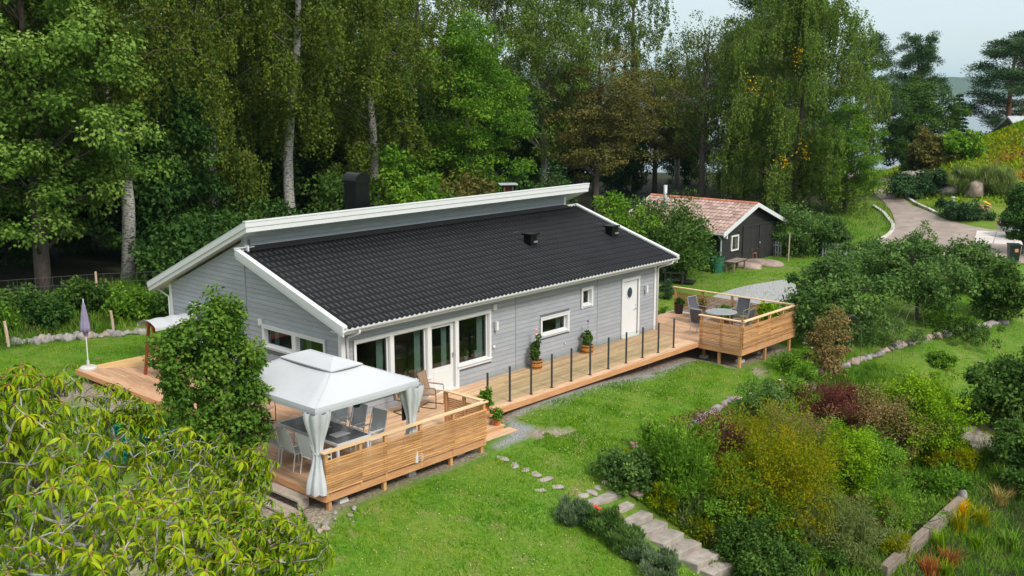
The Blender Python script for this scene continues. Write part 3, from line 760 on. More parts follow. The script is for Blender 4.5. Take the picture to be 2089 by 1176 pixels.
# ---- gable windows
def gwin(y0, y1, z0, z1, mull):
    w = empty('gable_window'); w.parent = house
    MB().box(-.04, 0, y0-.09, y1+.09, z1, z1+.09).build('casing_head', 'white', w); MB().box(-.06, 0, y0-.11, y1+.11, z1+.09, z1+.115).build('drip_cap', 'white', w)
    MB().box(-.03, 0, y0-.09, y0, z0-.09, z1).build('casing_side', 'white', w); MB().box(-.03, 0, y1, y1+.09, z0-.09, z1).build('casing_side', 'white', w)
    MB().box(-.03, 0, y0, y1, z0-.09, z0).build('casing_foot', 'white', w)
    MB().extr([(.10, z0+.05), (-.075, z0-.005), (-.075, z0-.022), (.10, z0)], 'y', y0, y1).build('sill', 'white', w)
    ys = [y0]+mull+[y1]
    for yy in mull: MB().box(-.03, .07, yy-.09, yy+.09, z0, z1).build('mullion', 'white', w)
    for i in range(len(ys)-1):
        a = ys[i]+(.09 if i else 0); b = ys[i+1]-(.09 if i < len(ys)-2 else 0)
        m = MB(); fw = .05
        m.box(.07, .13, a, a+fw, z0, z1).box(.07, .13, b-fw, b, z0, z1).box(.07, .13, a+fw, b-fw, z0, z0+fw).box(.07, .13, a+fw, b-fw, z1-fw, z1); m.build('sash', 'white', w)
        MB().box(.094, .106, a+fw, b-fw, z0+fw, z1-fw).build('pane', 'pane', w)
        MB().box(0, .07, b-.012, b, z0, z1).build('reveal', 'white', w); MB().box(0, .07, a, a+.012, z0, z1).build('reveal', 'white', w)
        c = MB(); v = []
        for t in range(9): v += [(.30+.02*math.sin(t*2.), b-.08-.22*t/8, z0-.1), (.30+.02*math.sin(t*2.), b-.08-.22*t/8, z1)]
        c.add(v, [(2*t, 2*t+2, 2*t+3, 2*t+1) for t in range(8)]); c.build('curtain', 'curtain', w)
gwin(.78, 3.62, 1.58, 2.10, [2.15]); gwin(6.2, 7.55, 1.10, 2.20, [])
# flowers on the inner sills
for x, zz in ((2.55, .64), (5.0, .75)):
    MB().lathe([(.05, 0), (.065, .12)], 10, (x, .20, zz-.02)).build('sill_pot', 'white', w1)
    MB().lathe([(.02, .10), (.10, .18), (.11, .26), (.04, .33)], 8, (x, .20, zz)).build('sill_plant', 'lf_pale', w1)
for x, zz in ((2.98, .64), (5.42, .75)): MB().lathe([(.05, 0), (.05, .22)], 10, (x, .20, zz-.02)).build('sill_candle', 'white', w1)

# ================================================================== decks
def clip(poly, nx, ny, c):      # keep nx*x+ny*y <= c
    out = []
    for i in range(len(poly)):
        p, q_ = poly[i], poly[(i+1) % len(poly)]; a = nx*p[0]+ny*p[1]-c; b = nx*q_[0]+ny*q_[1]-c
        if a <= 0: out.append(p)
        if (a < 0 < b) or (b < 0 < a): t = a/(a-b); out.append((p[0]+(q_[0]-p[0])*t, p[1]+(q_[1]-p[1])*t))
    return out
def boards(par, poly, along, mat, w=.12, gap=.006, ztop=0., thick=.028, maxlen=4.2, phase=0):
    i = 1 if along == 'x' else 0      # boards stack along this coordinate
    lo_ = min(p[i] for p in poly); hi_ = max(p[i] for p in poly); s = lo_; k = 0
    l0 = min(p[1-i] for p in poly); l1 = max(p[1-i] for p in poly)
    while s < hi_-.01:
        e = min(s+w-gap, hi_)
        n = [(0,0),(0,0)]
        a = clip(poly, *(((0,-1) if i else (-1,0))), -s); a = clip(a, *((0,1) if i else (1,0)), e) if a else a
        if len(a) >= 3:
            cutp = [l0 - maxlen*((k*.37+phase) % 1)]
            while cutp[-1] < l1: cutp.append(cutp[-1]+maxlen)
            for c0_, c1_ in zip(cutp[:-1], cutp[1:]):
                b = clip(a, *((-1,0) if i else (0,-1)), -c0_); b = clip(b, *((1,0) if i else (0,1)), c1_-.004) if b else b
                if len(b) >= 3:
                    ext = max(p[1-i] for p in b)-min(p[1-i] for p in b)
                    if ext > .03: MB().prism(b, ztop-thick, ztop).build('deck_board', mat, par)
        s += w; k += 1
def skirt(par, p, q_, h=.16, t=.028, mat='fascia', z1=-.002):
    MB().bar((p[0], p[1], z1-h/2), (q_[0], q_[1], z1-h/2), t, h).build('fascia_board', mat, par)
def legs(par, pts, base, ztop=-.16, w=.09, foot=True):
    for (x, y) in pts:
        g = float(T(x, y))
        if foot:
            MB().add(*frustum(x, y, g-.15, g+.10, .16, .11)).build('plinth', 'concrete', par)
            MB().box(x-w/2, x+w/2, y-w/2, y+w/2, g+.10, ztop).build('support_post', 'rail_post', par)
        else: MB().box(x-w/2, x+w/2, y-w/2, y+w/2, g-.1, ztop).build('support_post', 'rail_post', par)
def frustum(x, y, z0, z1, a, b):
    v = [(x+i*a, y+j*a, z0) for i, j in ((-1,-1),(1,-1),(1,1),(-1,1))]+[(x+i*b, y+j*b, z1) for i, j in ((-1,-1),(1,-1),(1,1),(-1,1))]
    return v, [(3,2,1,0),(4,5,6,7),(0,1,5,4),(1,2,6,5),(2,3,7,6),(3,0,4,7)]
deck = empty('timber_deck'); tag(deck, 'larch plank deck wrapping the near corner and long front of the grey house', 'deck')
boards(deck, [(-3.65,-3.89),(1.58,-3.89),(1.58,-.0),(0,-.0)], 'x', 'deck')
boards(deck, [(1.584,-2.37),(14.336,-2.37),(14.336,-.0),(1.584,-.0)], 'x', 'deck', phase=.2)
boards(deck, [(-3.65,-3.89),(-.004,-.004),(-.004,.9),(-3.65,.9)], 'y', 'deck_y')
boards(deck, [(-2.45,.904),(-.004,.904),(-.004,8.9),(-2.45,10.84)], 'y', 'deck_y', phase=.3)
boards(deck, [(-2.44,10.84),(0,8.91),(7,8.91),(7,10.84)], 'x', 'deck_back')
for p, q_ in (((-3.665,-3.905),(1.6,-3.905)), ((-3.665,-3.89),(-3.665,.9)), ((-3.65,.915),(-2.47,.915)), ((-2.465,.93),(-2.465,10.86)), ((-2.45,10.855),(7,10.855)), ((1.595,-3.89),(1.595,-2.4)), ((1.58,-2.385),(14.33,-2.385))):
    skirt(deck, p, q_)
MB().box(-3.4, 1.4, -3.7, .8, -.20, -.05).build('joists', 'fascia', deck); MB().box(-2.3, -.1, .9, 10.6, -.20, -.05).build('joists', 'fascia', deck); MB().box(1.6, 14.3, -2.25, -.1, -.20, -.05).build('joists', 'fascia', deck)
legs(deck, [(-3.5,-3.82),(-1.85,-3.82),(.38,-3.82),(1.5,-3.82)], 0, foot=False)
legs(deck, [(-3.0,-3.62),(-.75,-3.5),(1.0,-3.45),(-3.3,-1.5)], 0)
# stairs down to the lawn
st = empty('deck_stairs', (0,0,0)); st.parent = deck
for i, (zt, ya, yb, xe) in enumerate(((-.115, -2.41, -2.70, 3.15), (-.23, -2.70, -3.0, 3.30), (-.345, -3.0, -3.34, 3.48))):
    MB().box(1.615, xe, (ya+yb)/2+.003, ya-.004, zt-.03, zt).build('tread', 'deck', st)
    MB().box(1.615, xe, yb-.03, (ya+yb)/2-.003, zt-.03, zt).build('tread', 'deck', st)
    MB().box(1.615, xe-.02, yb+.0, yb+.022, zt-.5, zt-.03).build('riser', 'fascia', st); MB().box(xe-.04, xe-.015, yb+.03, ya-.004, zt-.5, zt-.032).build('stair_side', 'fascia', st)
# old grey steps at the near corner
os_ = empty('wooden_steps', (0,0,0)); tag(os_, 'old weathered grey wooden steps below the near deck corner', 'steps')
for (xa, xb, zt) in ((-4.02, -3.70, -.16), (-4.42, -4.06, -.33)):
    for j in range(2): MB().box(xa+(xb-xa)*j/2+.004, xa+(xb-xa)*(j+1)/2-.004, -3.35, -1.95, zt-.045, zt).build('tread', 'step_wood', os_)
for y in (-3.33, -2.0):
    MB().box(-4.0, -3.72, y-.03, y+.03, -.62, -.205).build('stringer', 'step_wood', os_); MB().box(-4.40, -4.03, y-.03, y+.03, -.62, -.375).build('stringer', 'step_wood', os_)
MB().bar((-4.5, -3.75, -.56), (-3.4, -4.0, -.50), .16, .05).build('loose_plank', 'step_wood', os_)

# railings of slats
def railing(name, label, runs, zbase, nsl=14, pitch=.0565, htop=1.04, z0=-.10, group=None):
    """runs: list of (p, q, inward normal, post parameters)"""
    root = empty(name, (0,0,0)); tag(root, label, 'railing')
    for (p, q_, nrm, posts) in runs:
        p = Vector((*p, 0)); q_ = Vector((*q_, 0)); nrm = Vector((*nrm, 0)); L = (q_-p).length; d = (q_-p)/L; ax = abs(d.x) > abs(d.y)
        sm = 'rail' if ax else 'rail_y'
        for t in posts:
            c = p + d*(t*L) + nrm*.045
            MB().bar((c.x, c.y, zbase+z0), (c.x, c.y, zbase+htop-.035), .075, .075, (d.y, -d.x, 0)).build('rail_post', 'rail_post', root)
        zs = zbase + .06
        for i in range(nsl):
            w = .039
            js = [0.]+[t for t in posts[1:-1] if rnd.random() < .5]+[1.]
            for a, b in zip(js[:-1], js[1:]):
                o_ = -nrm*.012
                u = p+d*(a*L+.003)+o_; v_ = p+d*(b*L-.003)+o_
                MB().bar((u.x, u.y, zs+w/2), (v_.x, v_.y, zs+w/2), .022, w).build('slat', sm, root)
            zs += pitch
        u = p - d*.05 + nrm*.03; v_ = q_ + d*.05 + nrm*.03
        MB().bar((u.x, u.y, zbase+htop-.016), (v_.x, v_.y, zbase+htop-.016), .135, .034).build('hand_rail', 'hand_rail', root)
    return root
railing('slat_railing', 'slatted larch railing beside the white gazebo on the near deck', [((-3.66,-3.935),(1.60,-3.935),(0,1),[.012,.20,.345,.56,.775,.988]), ((1.628,-3.86),(1.628,-2.40),(-1,0),[.06,.5,.97])], 0.)
dk2 = empty('corner_deck'); tag(dk2, 'raised larch deck platform with dining set at the far house corner', 'deck')
boards(dk2, [(14.34,-4.13),(18.16,-4.13),(18.16,-.0),(14.34,-.0)], 'y', 'deck_y', phase=.1); boards(dk2, [(15.10,.004),(18.16,.004),(18.16,1.3),(15.10,1.3)], 'y', 'deck_y', phase=.6)
for p, q_ in (((14.325,-2.40),(14.325,-4.15)), ((14.31,-4.145),(18.19,-4.145)), ((18.175,-4.13),(18.175,1.3)), ((15.1,1.315),(18.16,1.315))): skirt(dk2, p, q_, .20)
MB().box(14.5, 18.0, -4.0, 1.2, -.24, -.06).build('joists', 'fascia', dk2)
legs(dk2, [(14.42,-4.02),(16.15,-4.05),(18.05,-4.02),(18.05,-1.5),(14.42,-3.2)], 0, foot=False); legs(dk2, [(15.2,-3.6),(16.9,-3.3),(15.0,-2.2),(17.2,-1.5)], 0)
railing('slat_railing', 'slatted larch railing round the far raised deck with dining set', [((14.295,-2.42),(14.295,-4.16),(1,0),[.03,.5,.97]), ((14.30,-4.178),(18.20,-4.178),(0,1),[.012,.27,.5,.75,.988]), ((18.208,-4.16),(18.208,1.25),(-1,0),[.01,.25,.5,.75,.985])], 0.)
# glass balustrade
gb = empty('glass_balustrade'); tag(gb, 'low glass balustrade with thin dark posts along the front deck', 'balustrade')
PX = [3.53, 4.476, 5.425, 6.386, 7.334, 8.293, 9.257, 10.238, 11.182, 12.119, 13.074]
for x in PX:
    MB().box(x-.022, x+.022, -2.16, -2.115, 0, 1.066).build('post', 'post_grey', gb); MB().box(x-.05, x+.05, -2.185, -2.09, .0, .012).build('foot_plate', 'post_grey', gb)
for a, b in zip(PX[:-1], PX[1:]): MB().box(a+.03, b-.03, -2.142, -2.134, .05, 1.02).build('glass_pane', 'rail_glass', gb)
# ================================================================== things on and round the decks
def gz(x, y): return float(T(x, y))
# ---- gazebo
G0, G1, K0, K1, GH = -3.66, -.82, -3.70, -.38, 2.02
gzb = empty('gazebo', ((G0+G1)/2, (K0+K1)/2, 0)); tag(gzb, 'white fabric gazebo with tied curtains standing over the dining table', 'gazebo')
hx, hy = (G1-G0)/2, (K1-K0)/2
def canopy(zs, fr, n=10, sag=.05):
    """hip roof in rings: fr = fractions of the half sizes, zs = heights"""
    v = []; f = []
    for z, k in zip(zs, fr):
        kx, ky = k if hasattr(k, '__len__') else (k, k); k = max(kx, ky)
        for i in range(4*n):
            s, t = divmod(i, n); t /= n
            c = [(-1,-1),(1,-1),(1,1),(-1,1)]; a, b = c[s], c[(s+1) % 4]
            e = 4*t*(1-t)
            v.append(((a[0]+(b[0]-a[0])*t)*(hx+.14)*kx*(1-.012*e), (a[1]+(b[1]-a[1])*t)*(hy+.14)*ky*(1-.012*e), z - sag*e*k*(1 if k < .99 else .35)))
    for r_ in range(len(zs)-1):
        for i in range(4*n): j = (i+1) % (4*n); f.append((r_*4*n+i, r_*4*n+j, (r_+1)*4*n+j, (r_+1)*4*n+i))
    return v, f
v, f = canopy([GH+.06, GH+.19, GH+.33, GH+.45, GH+.54], [1.0, (.80,.87), (.58,.74), (.40,.62), (.26,.52)], sag=.085); MB().add(v, f).build('canopy', 'fabric', gzb, smooth=True)
v, f = canopy([GH+.06, GH-.02, GH-.10], [1.0, 1.004, 1.0]); MB().add(v, f).build('valance', 'fabric', gzb, smooth=False)
v, f = canopy([GH+.555, GH+.66, GH+.73], [(.31,.56), (.15,.40), (.004,.28)], sag=.008); m = MB().add(v, f); top = m.build('top_canopy', 'fabric', gzb, smooth=False)
v, f = canopy([GH+.555, GH+.525], [(.31,.56), (.309,.559)], sag=.008); MB().add(v, f).build('top_valance', 'fabric', gzb)
v, f = canopy([GH+.525, GH+.495], [(.300,.55), (.300,.55)], sag=.008); MB().add(v, f).build('top_edging', 'grey_frame', gzb)
m = MB()
for i in range(4):
    c = [(-1,-1),(1,-1),(1,1),(-1,1)]; a, b = c[i], c[(i+1) % 4]
    m.bar((a[0]*hx, a[1]*hy, GH-.03), (b[0]*hx, b[1]*hy, GH-.03), .05, .05)
    m.bar((a[0]*hx, a[1]*hy, GH), (a[0]*hx*.26, a[1]*hy*.5, GH+.50), .03, .03)
m.build('roof_frame', 'grey_frame', gzb)
for (sx, sy) in ((-1,-1),(1,-1),(1,1),(-1,1)):
    hp = [(sx*(hx+.14)*a, sy*(hy+.14)*b, GH+z_+.004) for z_, a, b in ((.06, 1., 1.), (.19, .80, .87), (.33, .58, .74), (.45, .40, .62), (.54, .26, .52))]
    MB().tube(hp, .009, 5).build('hip_seam', 'fabric_curtain', gzb)
for ci, (sx, sy) in enumerate(((-1,-1),(1,-1),(1,1),(-1,1))):
    px_, py_ = sx*hx, sy*hy
    MB().box(px_-.035, px_+.035, py_-.035, py_+.035, 0, GH-.03).build('post', 'grey_frame', gzb)
    # tied curtain: a gathered tube with folds, waisted at the tie
    v = []; f = []; n = 40; rows = 22
    for r_ in range(rows+1):
        t = r_/rows; z = GH-.06 - t*(GH-.10)
        wst = .075 + .085*max(0, (t-.0))*0
        w = .15*(1-ss(0, .50, t))+.085 if t < .52 else .085+.13*float(ss(.52, .95, t))
        for i in range(n):
            a = 2*math.pi*i/n; fold = 1 + .22*math.sin(a*7+ci+t*1.5) + .10*math.sin(a*13+t*3+ci*2)
            v.append((px_ + w*fold*math.cos(a)*1.15, py_ + w*fold*math.sin(a)*1.15, z))
    for r_ in range(rows):
        for i in range(n): j = (i+1) % n; f.append((r_*n+i, r_*n+j, (r_+1)*n+j, (r_+1)*n+i))
    cu = MB().add(v, f).build('curtain', 'fabric_curtain', gzb, smooth=True)
    MB().lathe([(.105, 0), (.112, .03), (.105, .06)], 14, (px_, py_, GH*.47)).build('curtain_tie', 'fabric', cu)
    bx = MB(); bx.box(px_+.05*-sx-.10*(sx>0), px_+.05*-sx+.10*(sx<0), py_-sy*.16-.02, py_-sy*.16+.02, 1.05, GH-.08); bx.build('insect_net', 'mesh_black', gzb)
# ---- dining table
tb = empty('dining_table', (-2.05, -1.78, 0)); tag(tb, 'grey topped outdoor dining table with white frame under the gazebo', 'table')
for i in range(4): MB().box(-.49, .49, -1.20+.6*i+.004, -.6+.6*i-.004, .70, .722).build('table_panel', 'table_glass', tb)
MB().box(-.52, -.49, -1.22, 1.22, .66, .724).box(.49, .52, -1.22, 1.22, .66, .724).box(-.49, .49, -1.23, -1.20, .66, .724).box(-.49, .49, 1.20, 1.23, .66, .724).build('frame', 'alu_white', tb)
for sx in (-1, 1):
    for sy in (-1, 1): MB().box(sx*.46-.03, sx*.46+.03, sy*1.15-.03, sy*1.15+.03, 0, .66).build('leg', 'alu_white', tb)
for y in (-.65, .1): MB().box(-.22, .22, y-.16, y+.16, .724, .728).build('place_mat', 'sling', tb)
def sling_chair(name, fm, sm, hback=1.05):
    """seat facing +x"""
    r_ = empty(name); w = .27
    bk = [(-.22, .44), (-.27, .70), (-.36, hback)]
    for s in (-1, 1):
        MB().tube([(.26, s*w, 0), (.25, s*w, .44), (.24, s*w, .62)], .016, 6).build('leg', fm, r_)
        MB().tube([(-.27, s*w, 0), (-.20, s*w, .42), (-.26, s*w, .66), (-.37, s*(w-.02), hback)], .016, 6).build('leg', fm, r_)
        MB().bar((-.24, s*w, .635), (.27, s*w, .635), .045, .022).build('arm_rest', fm, r_)
        MB().tube([(.25, s*(w-.02), .425), (-.20, s*(w-.02), .41)], .013, 6).build('seat_rail', fm, r_)
    n = 6; v = []
    for i in range(n+1):
        t = i/n; x = .25-.46*t; z = .43-.02*math.sin(math.pi*t)-.01*t
        v += [(x, -w+.015, z), (x, w-.015, z)]
    MB().add(v, [(2*i, 2*i+1, 2*i+3, 2*i+2) for i in range(n)]).build('seat', sm, r_, smooth=True)
    v = []
    for i in range(n+1):
        t = i/n; z = .46+(hback-.48)*t; x = -.215-.155*t-.02*math.sin(math.pi*t)
        v += [(x, -w+.02, z), (x, w-.03, z)]
    MB().add(v, [(2*i, 2*i+1, 2*i+3, 2*i+2) for i in range(n)]).build('backrest', sm, r_, smooth=True)
    MB().tube([(-.365, -w+.02, hback), (-.365, w-.02, hback)], .015, 6).build('top_rail', fm, r_)
    return r_
c0 = sling_chair('dining_chair', 'alu_white', 'sling')
spots = [(-2.93, -2.62, 0, 'white sling dining chair nearest the gazebo curtain, back to the camera'), (-2.96, -1.86, 0, 'middle of three white sling chairs on the left of the dining table'),
         (-2.90, -1.10, 0, 'white sling chair farthest left, nearest the leafy shrub'), (-1.10, -2.45, math.pi, 'white sling chair across the table with its back towards the slatted railing'),
         (-1.12, -1.70, math.pi, 'middle white sling chair on the house side of the dining table'), (-1.10, -.95, math.pi, 'white sling chair at the inner house end of the dining table')]
for i, (x, y, a, lb) in enumerate(spots):
    o = c0 if i == 0 else copy_tree(c0); o.location = (x, y, 0); o.rotation_euler = (0, 0, a+rnd.uniform(-.06, .06)); tag(o, lb, 'chair', 'white dining chairs under the gazebo')
# ---- wood and steel armchairs
def slat_chair():
    r_ = empty('garden_armchair'); w = .26
    for s in (-1, 1):
        MB().tube([(-.22, s*w, .012), (.26, s*w, .012), (.30, s*w, .03), (.30, s*w, .42), (.28, s*w, .60), (-.28, s*w, .60)], .012, 6).build('side_frame', 'black_metal', r_)
        MB().tube([(.26, s*w, .42), (-.16, s*w, .38), (-.30, s*w, .95)], .012, 6).build('back_frame', 'black_metal', r_)
        MB().bar((-.27, s*w, .617), (.27, s*w, .617), .055, .02).build('arm_rest', 'slat_wood', r_)
    MB().tube([(-.22, -w, .012), (-.22, w, .012)], .012, 6).build('cross_bar', 'black_metal', r_)
    for i in range(5):
        y = -.21+.105*i; MB().bar((-.155, y, .40), (-.295, y, .99), .085, .016, (0, 1, 0)).build('back_slat', 'slat_wood', r_)
        MB().bar((-.14, y, .40), (.28, y, .435), .085, .016, (0, 0, 1)).build('seat_slat', 'slat_wood', r_)
    return r_
a0 = slat_chair()
for i, (x, y, a, lb) in enumerate(((2.62, -.72, -R(70), 'wooden slat armchair with black steel frame beside the terrace door'), (1.72, -.62, -R(95), 'wooden slat armchair with black steel frame half hidden by the gazebo roof'), (-1.62, 1.55, -R(60), 'black framed garden armchair on the deck behind the gazebo by the gable wall'))):
    o = a0 if i == 0 else copy_tree(a0); o.location = (x, y, 0); o.rotation_euler = (0, 0, a); tag(o, lb, 'armchair', 'slat armchairs on the deck')
# ---- parasol and swing on the left
pr_ = empty('parasol', (-2.15, 10.6, 0)); pr_.scale = (.85, .85, .97); tag(pr_, 'closed purple parasol on its concrete foot at the back deck corner', 'parasol')
MB().lathe([(.33, .0), (.33, .05), (.28, .09), (.06, .10), (.05, .30)], 20).build('foot', 'concrete', pr_); MB().tube([(0,0,.1), (0,0,2.42)], .022, 8).build('pole', 'alu_white', pr_)
v = []; n = 24; prof = [(.03, 2.30), (.075, 2.14), (.07, 2.10), (.10, 1.98), (.135, 1.75), (.175, 1.45), (.20, 1.32), (.10, 1.30), (.085, 1.18), (.06, 1.15)]
for r__, z in prof:
    for i in range(n): a = 2*math.pi*i/n; k = r__*(1+.16*math.cos(a*6)); v.append((k*math.cos(a), k*math.sin(a), z))
MB().add(v, [(j*n+i, j*n+(i+1)%n, (j+1)*n+(i+1)%n, (j+1)*n+i) for j in range(len(prof)-1) for i in range(n)]).build('canopy', 'purple', pr_, smooth=True)
sw = empty('garden_swing', (-.40, 8.0, 0), R(90)); tag(sw, 'red wooden garden swing seat with white fabric roof beside the gable', 'swing')
for s in (-1, 1):
    for d_ in (-1, 1): MB().bar((d_*.55, s*.85, 0), (d_*.12, s*.85, 1.75), .07, .09).build('leg', 'red_wood', sw)
    MB().bar((-.36, s*.85, .75), (.36, s*.85, .75), .05, .07).build('cross_bar', 'red_wood', sw)
MB().bar((0, -1.0, 1.75), (0, 1.0, 1.75), .08, .10).build('top_beam', 'red_wood', sw)
for i in range(5): MB().box(-.28+.11*i, -.19+.11*i, -.72, .72, .43, .455).build('seat_slat', 'red_wood', sw)
for i in range(4): MB().bar((-.30-.02*i, -.72, .55+.11*i), (-.30-.02*i, .72, .55+.11*i), .02, .09).build('back_slat', 'red_wood', sw)
MB().box(-.26, .26, -.70, .70, .457, .53).build('cushion', 'fabric', sw)
for s in (-1, 1): MB().tube([(0, s*.74, .45), (0, s*.76, 1.72)], .012, 5).build('chain', 'silver', sw)
v = []; f = []; n = 8
for j in range(9):
    for i in range(n+1):
        a = -1+2*i/n; v.append((a*.55, -1.0+2.0*j/8, 1.90-.16*a*a - .03*math.sin(math.pi*j/8*4)**2))
f = [(j*(n+1)+i, j*(n+1)+i+1, (j+1)*(n+1)+i+1, (j+1)*(n+1)+i) for j in range(8) for i in range(n)]
k = len(v)
for j in range(9):
    for a in (-1, 1): v.append((a*.56, -1.0+2.0*j/8, 1.64))
for j in range(8):
    f.append((j*(n+1), (j+1)*(n+1), k+2*(j+1), k+2*j)); f.append((j*(n+1)+n, (j+1)*(n+1)+n, k+2*(j+1)+1, k+2*j+1))
MB().add(v, f).build('roof_cloth', 'fabric', sw)
# ---- furniture of the far deck
rt = empty('round_table', (16.55, -1.95, 0)); tag(rt, 'round grey patio table on the far raised deck', 'table')
MB().lathe([(.02, .70), (.58, .70), (.60, .712), (.58, .724), (.02, .724)], 28).build('table_top', 'table_grey', rt)
for i in range(4): a = math.pi/4+i*math.pi/2; MB().tube([(.38*math.cos(a), .38*math.sin(a), 0), (.30*math.cos(a), .30*math.sin(a), .70)], .016, 6).build('leg', 'silver', rt)
c1_ = sling_chair('patio_chair', 'silver', 'dark_sling', 1.02)
for i, (x, y, a, lb) in enumerate(((15.40, -1.75, .05, 'dark sling patio chair seen side on at the open side of the far deck'), (16.45, -2.95, R(95), 'dark sling patio chair with its back to the near slatted railing of the far deck'),
                                   (17.75, -2.05, R(185), 'dark sling patio chair on the garden side of the round patio table'), (16.95, -.70, R(262), 'dark sling patio chair with broad back on the far side of the round table'))):
    o = c1_ if i == 0 else copy_tree(c1_); o.location = (x, y, 0); o.rotation_euler = (0, 0, a); tag(o, lb, 'chair', 'patio chairs round the far table')

# ---- dark wooden garden chair before the shed
bc = empty('lounge_chair', (25.3, 5.9, gz(25.3, 5.9)), R(-65)); tag(bc, 'low black wooden garden armchair on the lawn near the house corner', 'garden chair')
for s in (-1, 1):
    MB().box(.38, .48, s*.48-.04, s*.48+.04, 0, .56).build('leg', 'tar_wood', bc); MB().box(-.46, -.38, s*.48-.04, s*.48+.04, 0, .56).build('leg', 'tar_wood', bc)
    MB().box(-.55, .55, s*.48-.08, s*.48+.08, .561, .59).build('arm_rest', 'tar_wood', bc); MB().box(-.45, .45, s*.43-.02, s*.43+.02, .16, .26).build('side_rail', 'tar_wood', bc)
for i in range(6): MB().box(-.35+.14*i, -.23+.14*i, -.40, .40, .30, .325).build('seat_slat', 'tar_wood', bc)
for i in range(6): MB().bar((-.38, -.36+.144*i, .32), (-.66, -.36+.144*i, 1.05+.03*math.sin(math.pi*i/5)), .12, .02, (0, 1, 0)).build('back_slat', 'tar_wood', bc)
MB().box(.30, 1.0, -.35, .35, .10, .14).build('foot_rest', 'tar_wood', bc)

# ================================================================== the old shed
sx0, sx1, sy0, sy1 = 30.3, 36.5, 6.4, 12.6
gzs = -.52; ZW, ZR = 1.62, 2.78
shed = empty('shed', (0,0,0)); tag(shed, 'black timber shed with weathered red tile roof and stove pipe', 'shed')
xm = (sx0+sx1)/2
sg = MB(); sg.extr([(sx0+.02, gzs-.2), (sx1-.02, gzs-.2), (sx1-.02, ZW), (xm, ZR-.12), (sx0+.02, ZW)], 'y', sy0+.03, sy1-.03); sgo = sg.build('wall', 'tar_wood', shed)
z = gzs
while z < ZR-.3:
    z1 = z+.155
    a0, a1 = (sx0, sx1) if z1 < ZW else (sx0+(z1-ZW)/(ZR-.12-ZW)*(xm-sx0), sx1-(z1-ZW)/(ZR-.12-ZW)*(sx1-xm))
    for a, b in cut(a0, a1, [(sx0+.95, sx0+1.85)] if z1 > .33 and z < 1.28 else []): 
        if b-a > .1: MB().extr([(sy0+.03, z), (sy0-.004, z), (sy0+.008, z1-.012), (sy0+.03, z1-.012)], 'x', a, b).build('wall_board', 'tar_wood', sgo)
    if z1 < ZW: MB().extr([(sx0+.02, z), (sx0-.016, z), (sx0-.004, z1-.012), (sx0+.02, z1-.012)], 'y', sy0, sy1).build('wall_board', 'tar_wood', sgo)
    z += .16
wd_ = empty('window'); wd_.parent = shed
MB().box(sx0+1.02, sx0+1.78, sy0-.05, sy0+.02, .40, .47).box(sx0+1.02, sx0+1.78, sy0-.05, sy0+.02, 1.16, 1.23).box(sx0+1.02, sx0+1.10, sy0-.05, sy0+.02, .47, 1.16).box(sx0+1.70, sx0+1.78, sy0-.05, sy0+.02, .47, 1.16).build('frame', 'white_worn', wd_)
MB().box(sx0+1.10, sx0+1.70, sy0-.012, sy0+.0, .47, 1.16).build('pane', 'pane', wd_); MB().box(sx0+1.14, sx0+1.40, sy0+.012, sy0+.02, .5, 1.15).build('curtain', 'rust', wd_); MB().box(sx0+1.45, sx0+1.67, sy0+.012, sy0+.02, .47, 1.15).build('curtain', 'white_worn', wd_)
dr = empty('double_door'); dr.parent = shed
for a, b in ((2.35, 3.95), (4.0, 5.6)):
    for i in range(6): xx = sx0+a+(b-a)*i/6; MB().box(xx+.005, xx+(b-a)/6-.005, sy0-.035, sy0-.006, gzs+.05, 1.52).build('door_board', 'tar_wood', dr)
MB().box(sx0+2.2, sx0+5.7, sy0-.08, sy0-.036, 1.53, 1.63).build('door_beam', 'tar_wood', dr); MB().box(sx0+2.2, sx0+2.32, sy0-.06, sy0-.005, gzs, 1.53).build('door_post', 'tar_wood', dr)
MB().lathe([(.05,0),(.05,.04)], 10).xf((sx0+4.05, sy0-.03, .55), rx=math.pi/2).build('handle', 'galv', dr)
sl_ = (ZR-ZW)/(xm-sx0+.0)
def shz(x): return ZR - abs(x-xm)*sl_
ov = .38
for side in (0, 1):
    xa, xb = (sx0-ov, xm) if side == 0 else (xm, sx1+ov)
    MB().extr([(xa, shz(xa)-.05), (xb, shz(xb)-.05), (xb, shz(xb)-.0), (xa, shz(xa)-.0)], 'y', sy0-.40, sy1+.40).build('roof_deck', 'tar_wood', shed)
# clay tiles of the visible slope, rows of S tiles
rs = empty('roof'); rs.parent = shed
nxr, nyr = 10, 30
lx = (xm-sx0+ov)/nxr; ly = (sy1-sy0+.80)/nyr; ns = 5
def clay(x0, y0, dz=0):
    v = []
    for (xx, lift) in ((x0, .05), (x0+lx+.03, .018)):
        for s in range(ns+1): t = s/ns; v.append((xx, y0+t*ly, shz(min(xx, xm))+lift+.035*math.sin(math.pi*t)+dz))
    o = len(v)
    for s in range(ns+1): v.append(v[s])
    for s in range(ns+1): p = v[s]; v.append((p[0]+.003, p[1], p[2]-.035))
    q_ = o+ns+1; return v, [(s, ns+1+s, ns+2+s, s+1) for s in range(ns)]+[(q_+s, o+s, o+s+1, q_+s+1) for s in range(ns)]
for r_ in range(nxr):
    for c in range(nyr):
        MB().add(*clay(sx0-ov-.03+r_*lx, sy0-.40+c*ly, rnd.uniform(0, .012))).build('clay_tile', 'old_tile', rs, smooth=True)
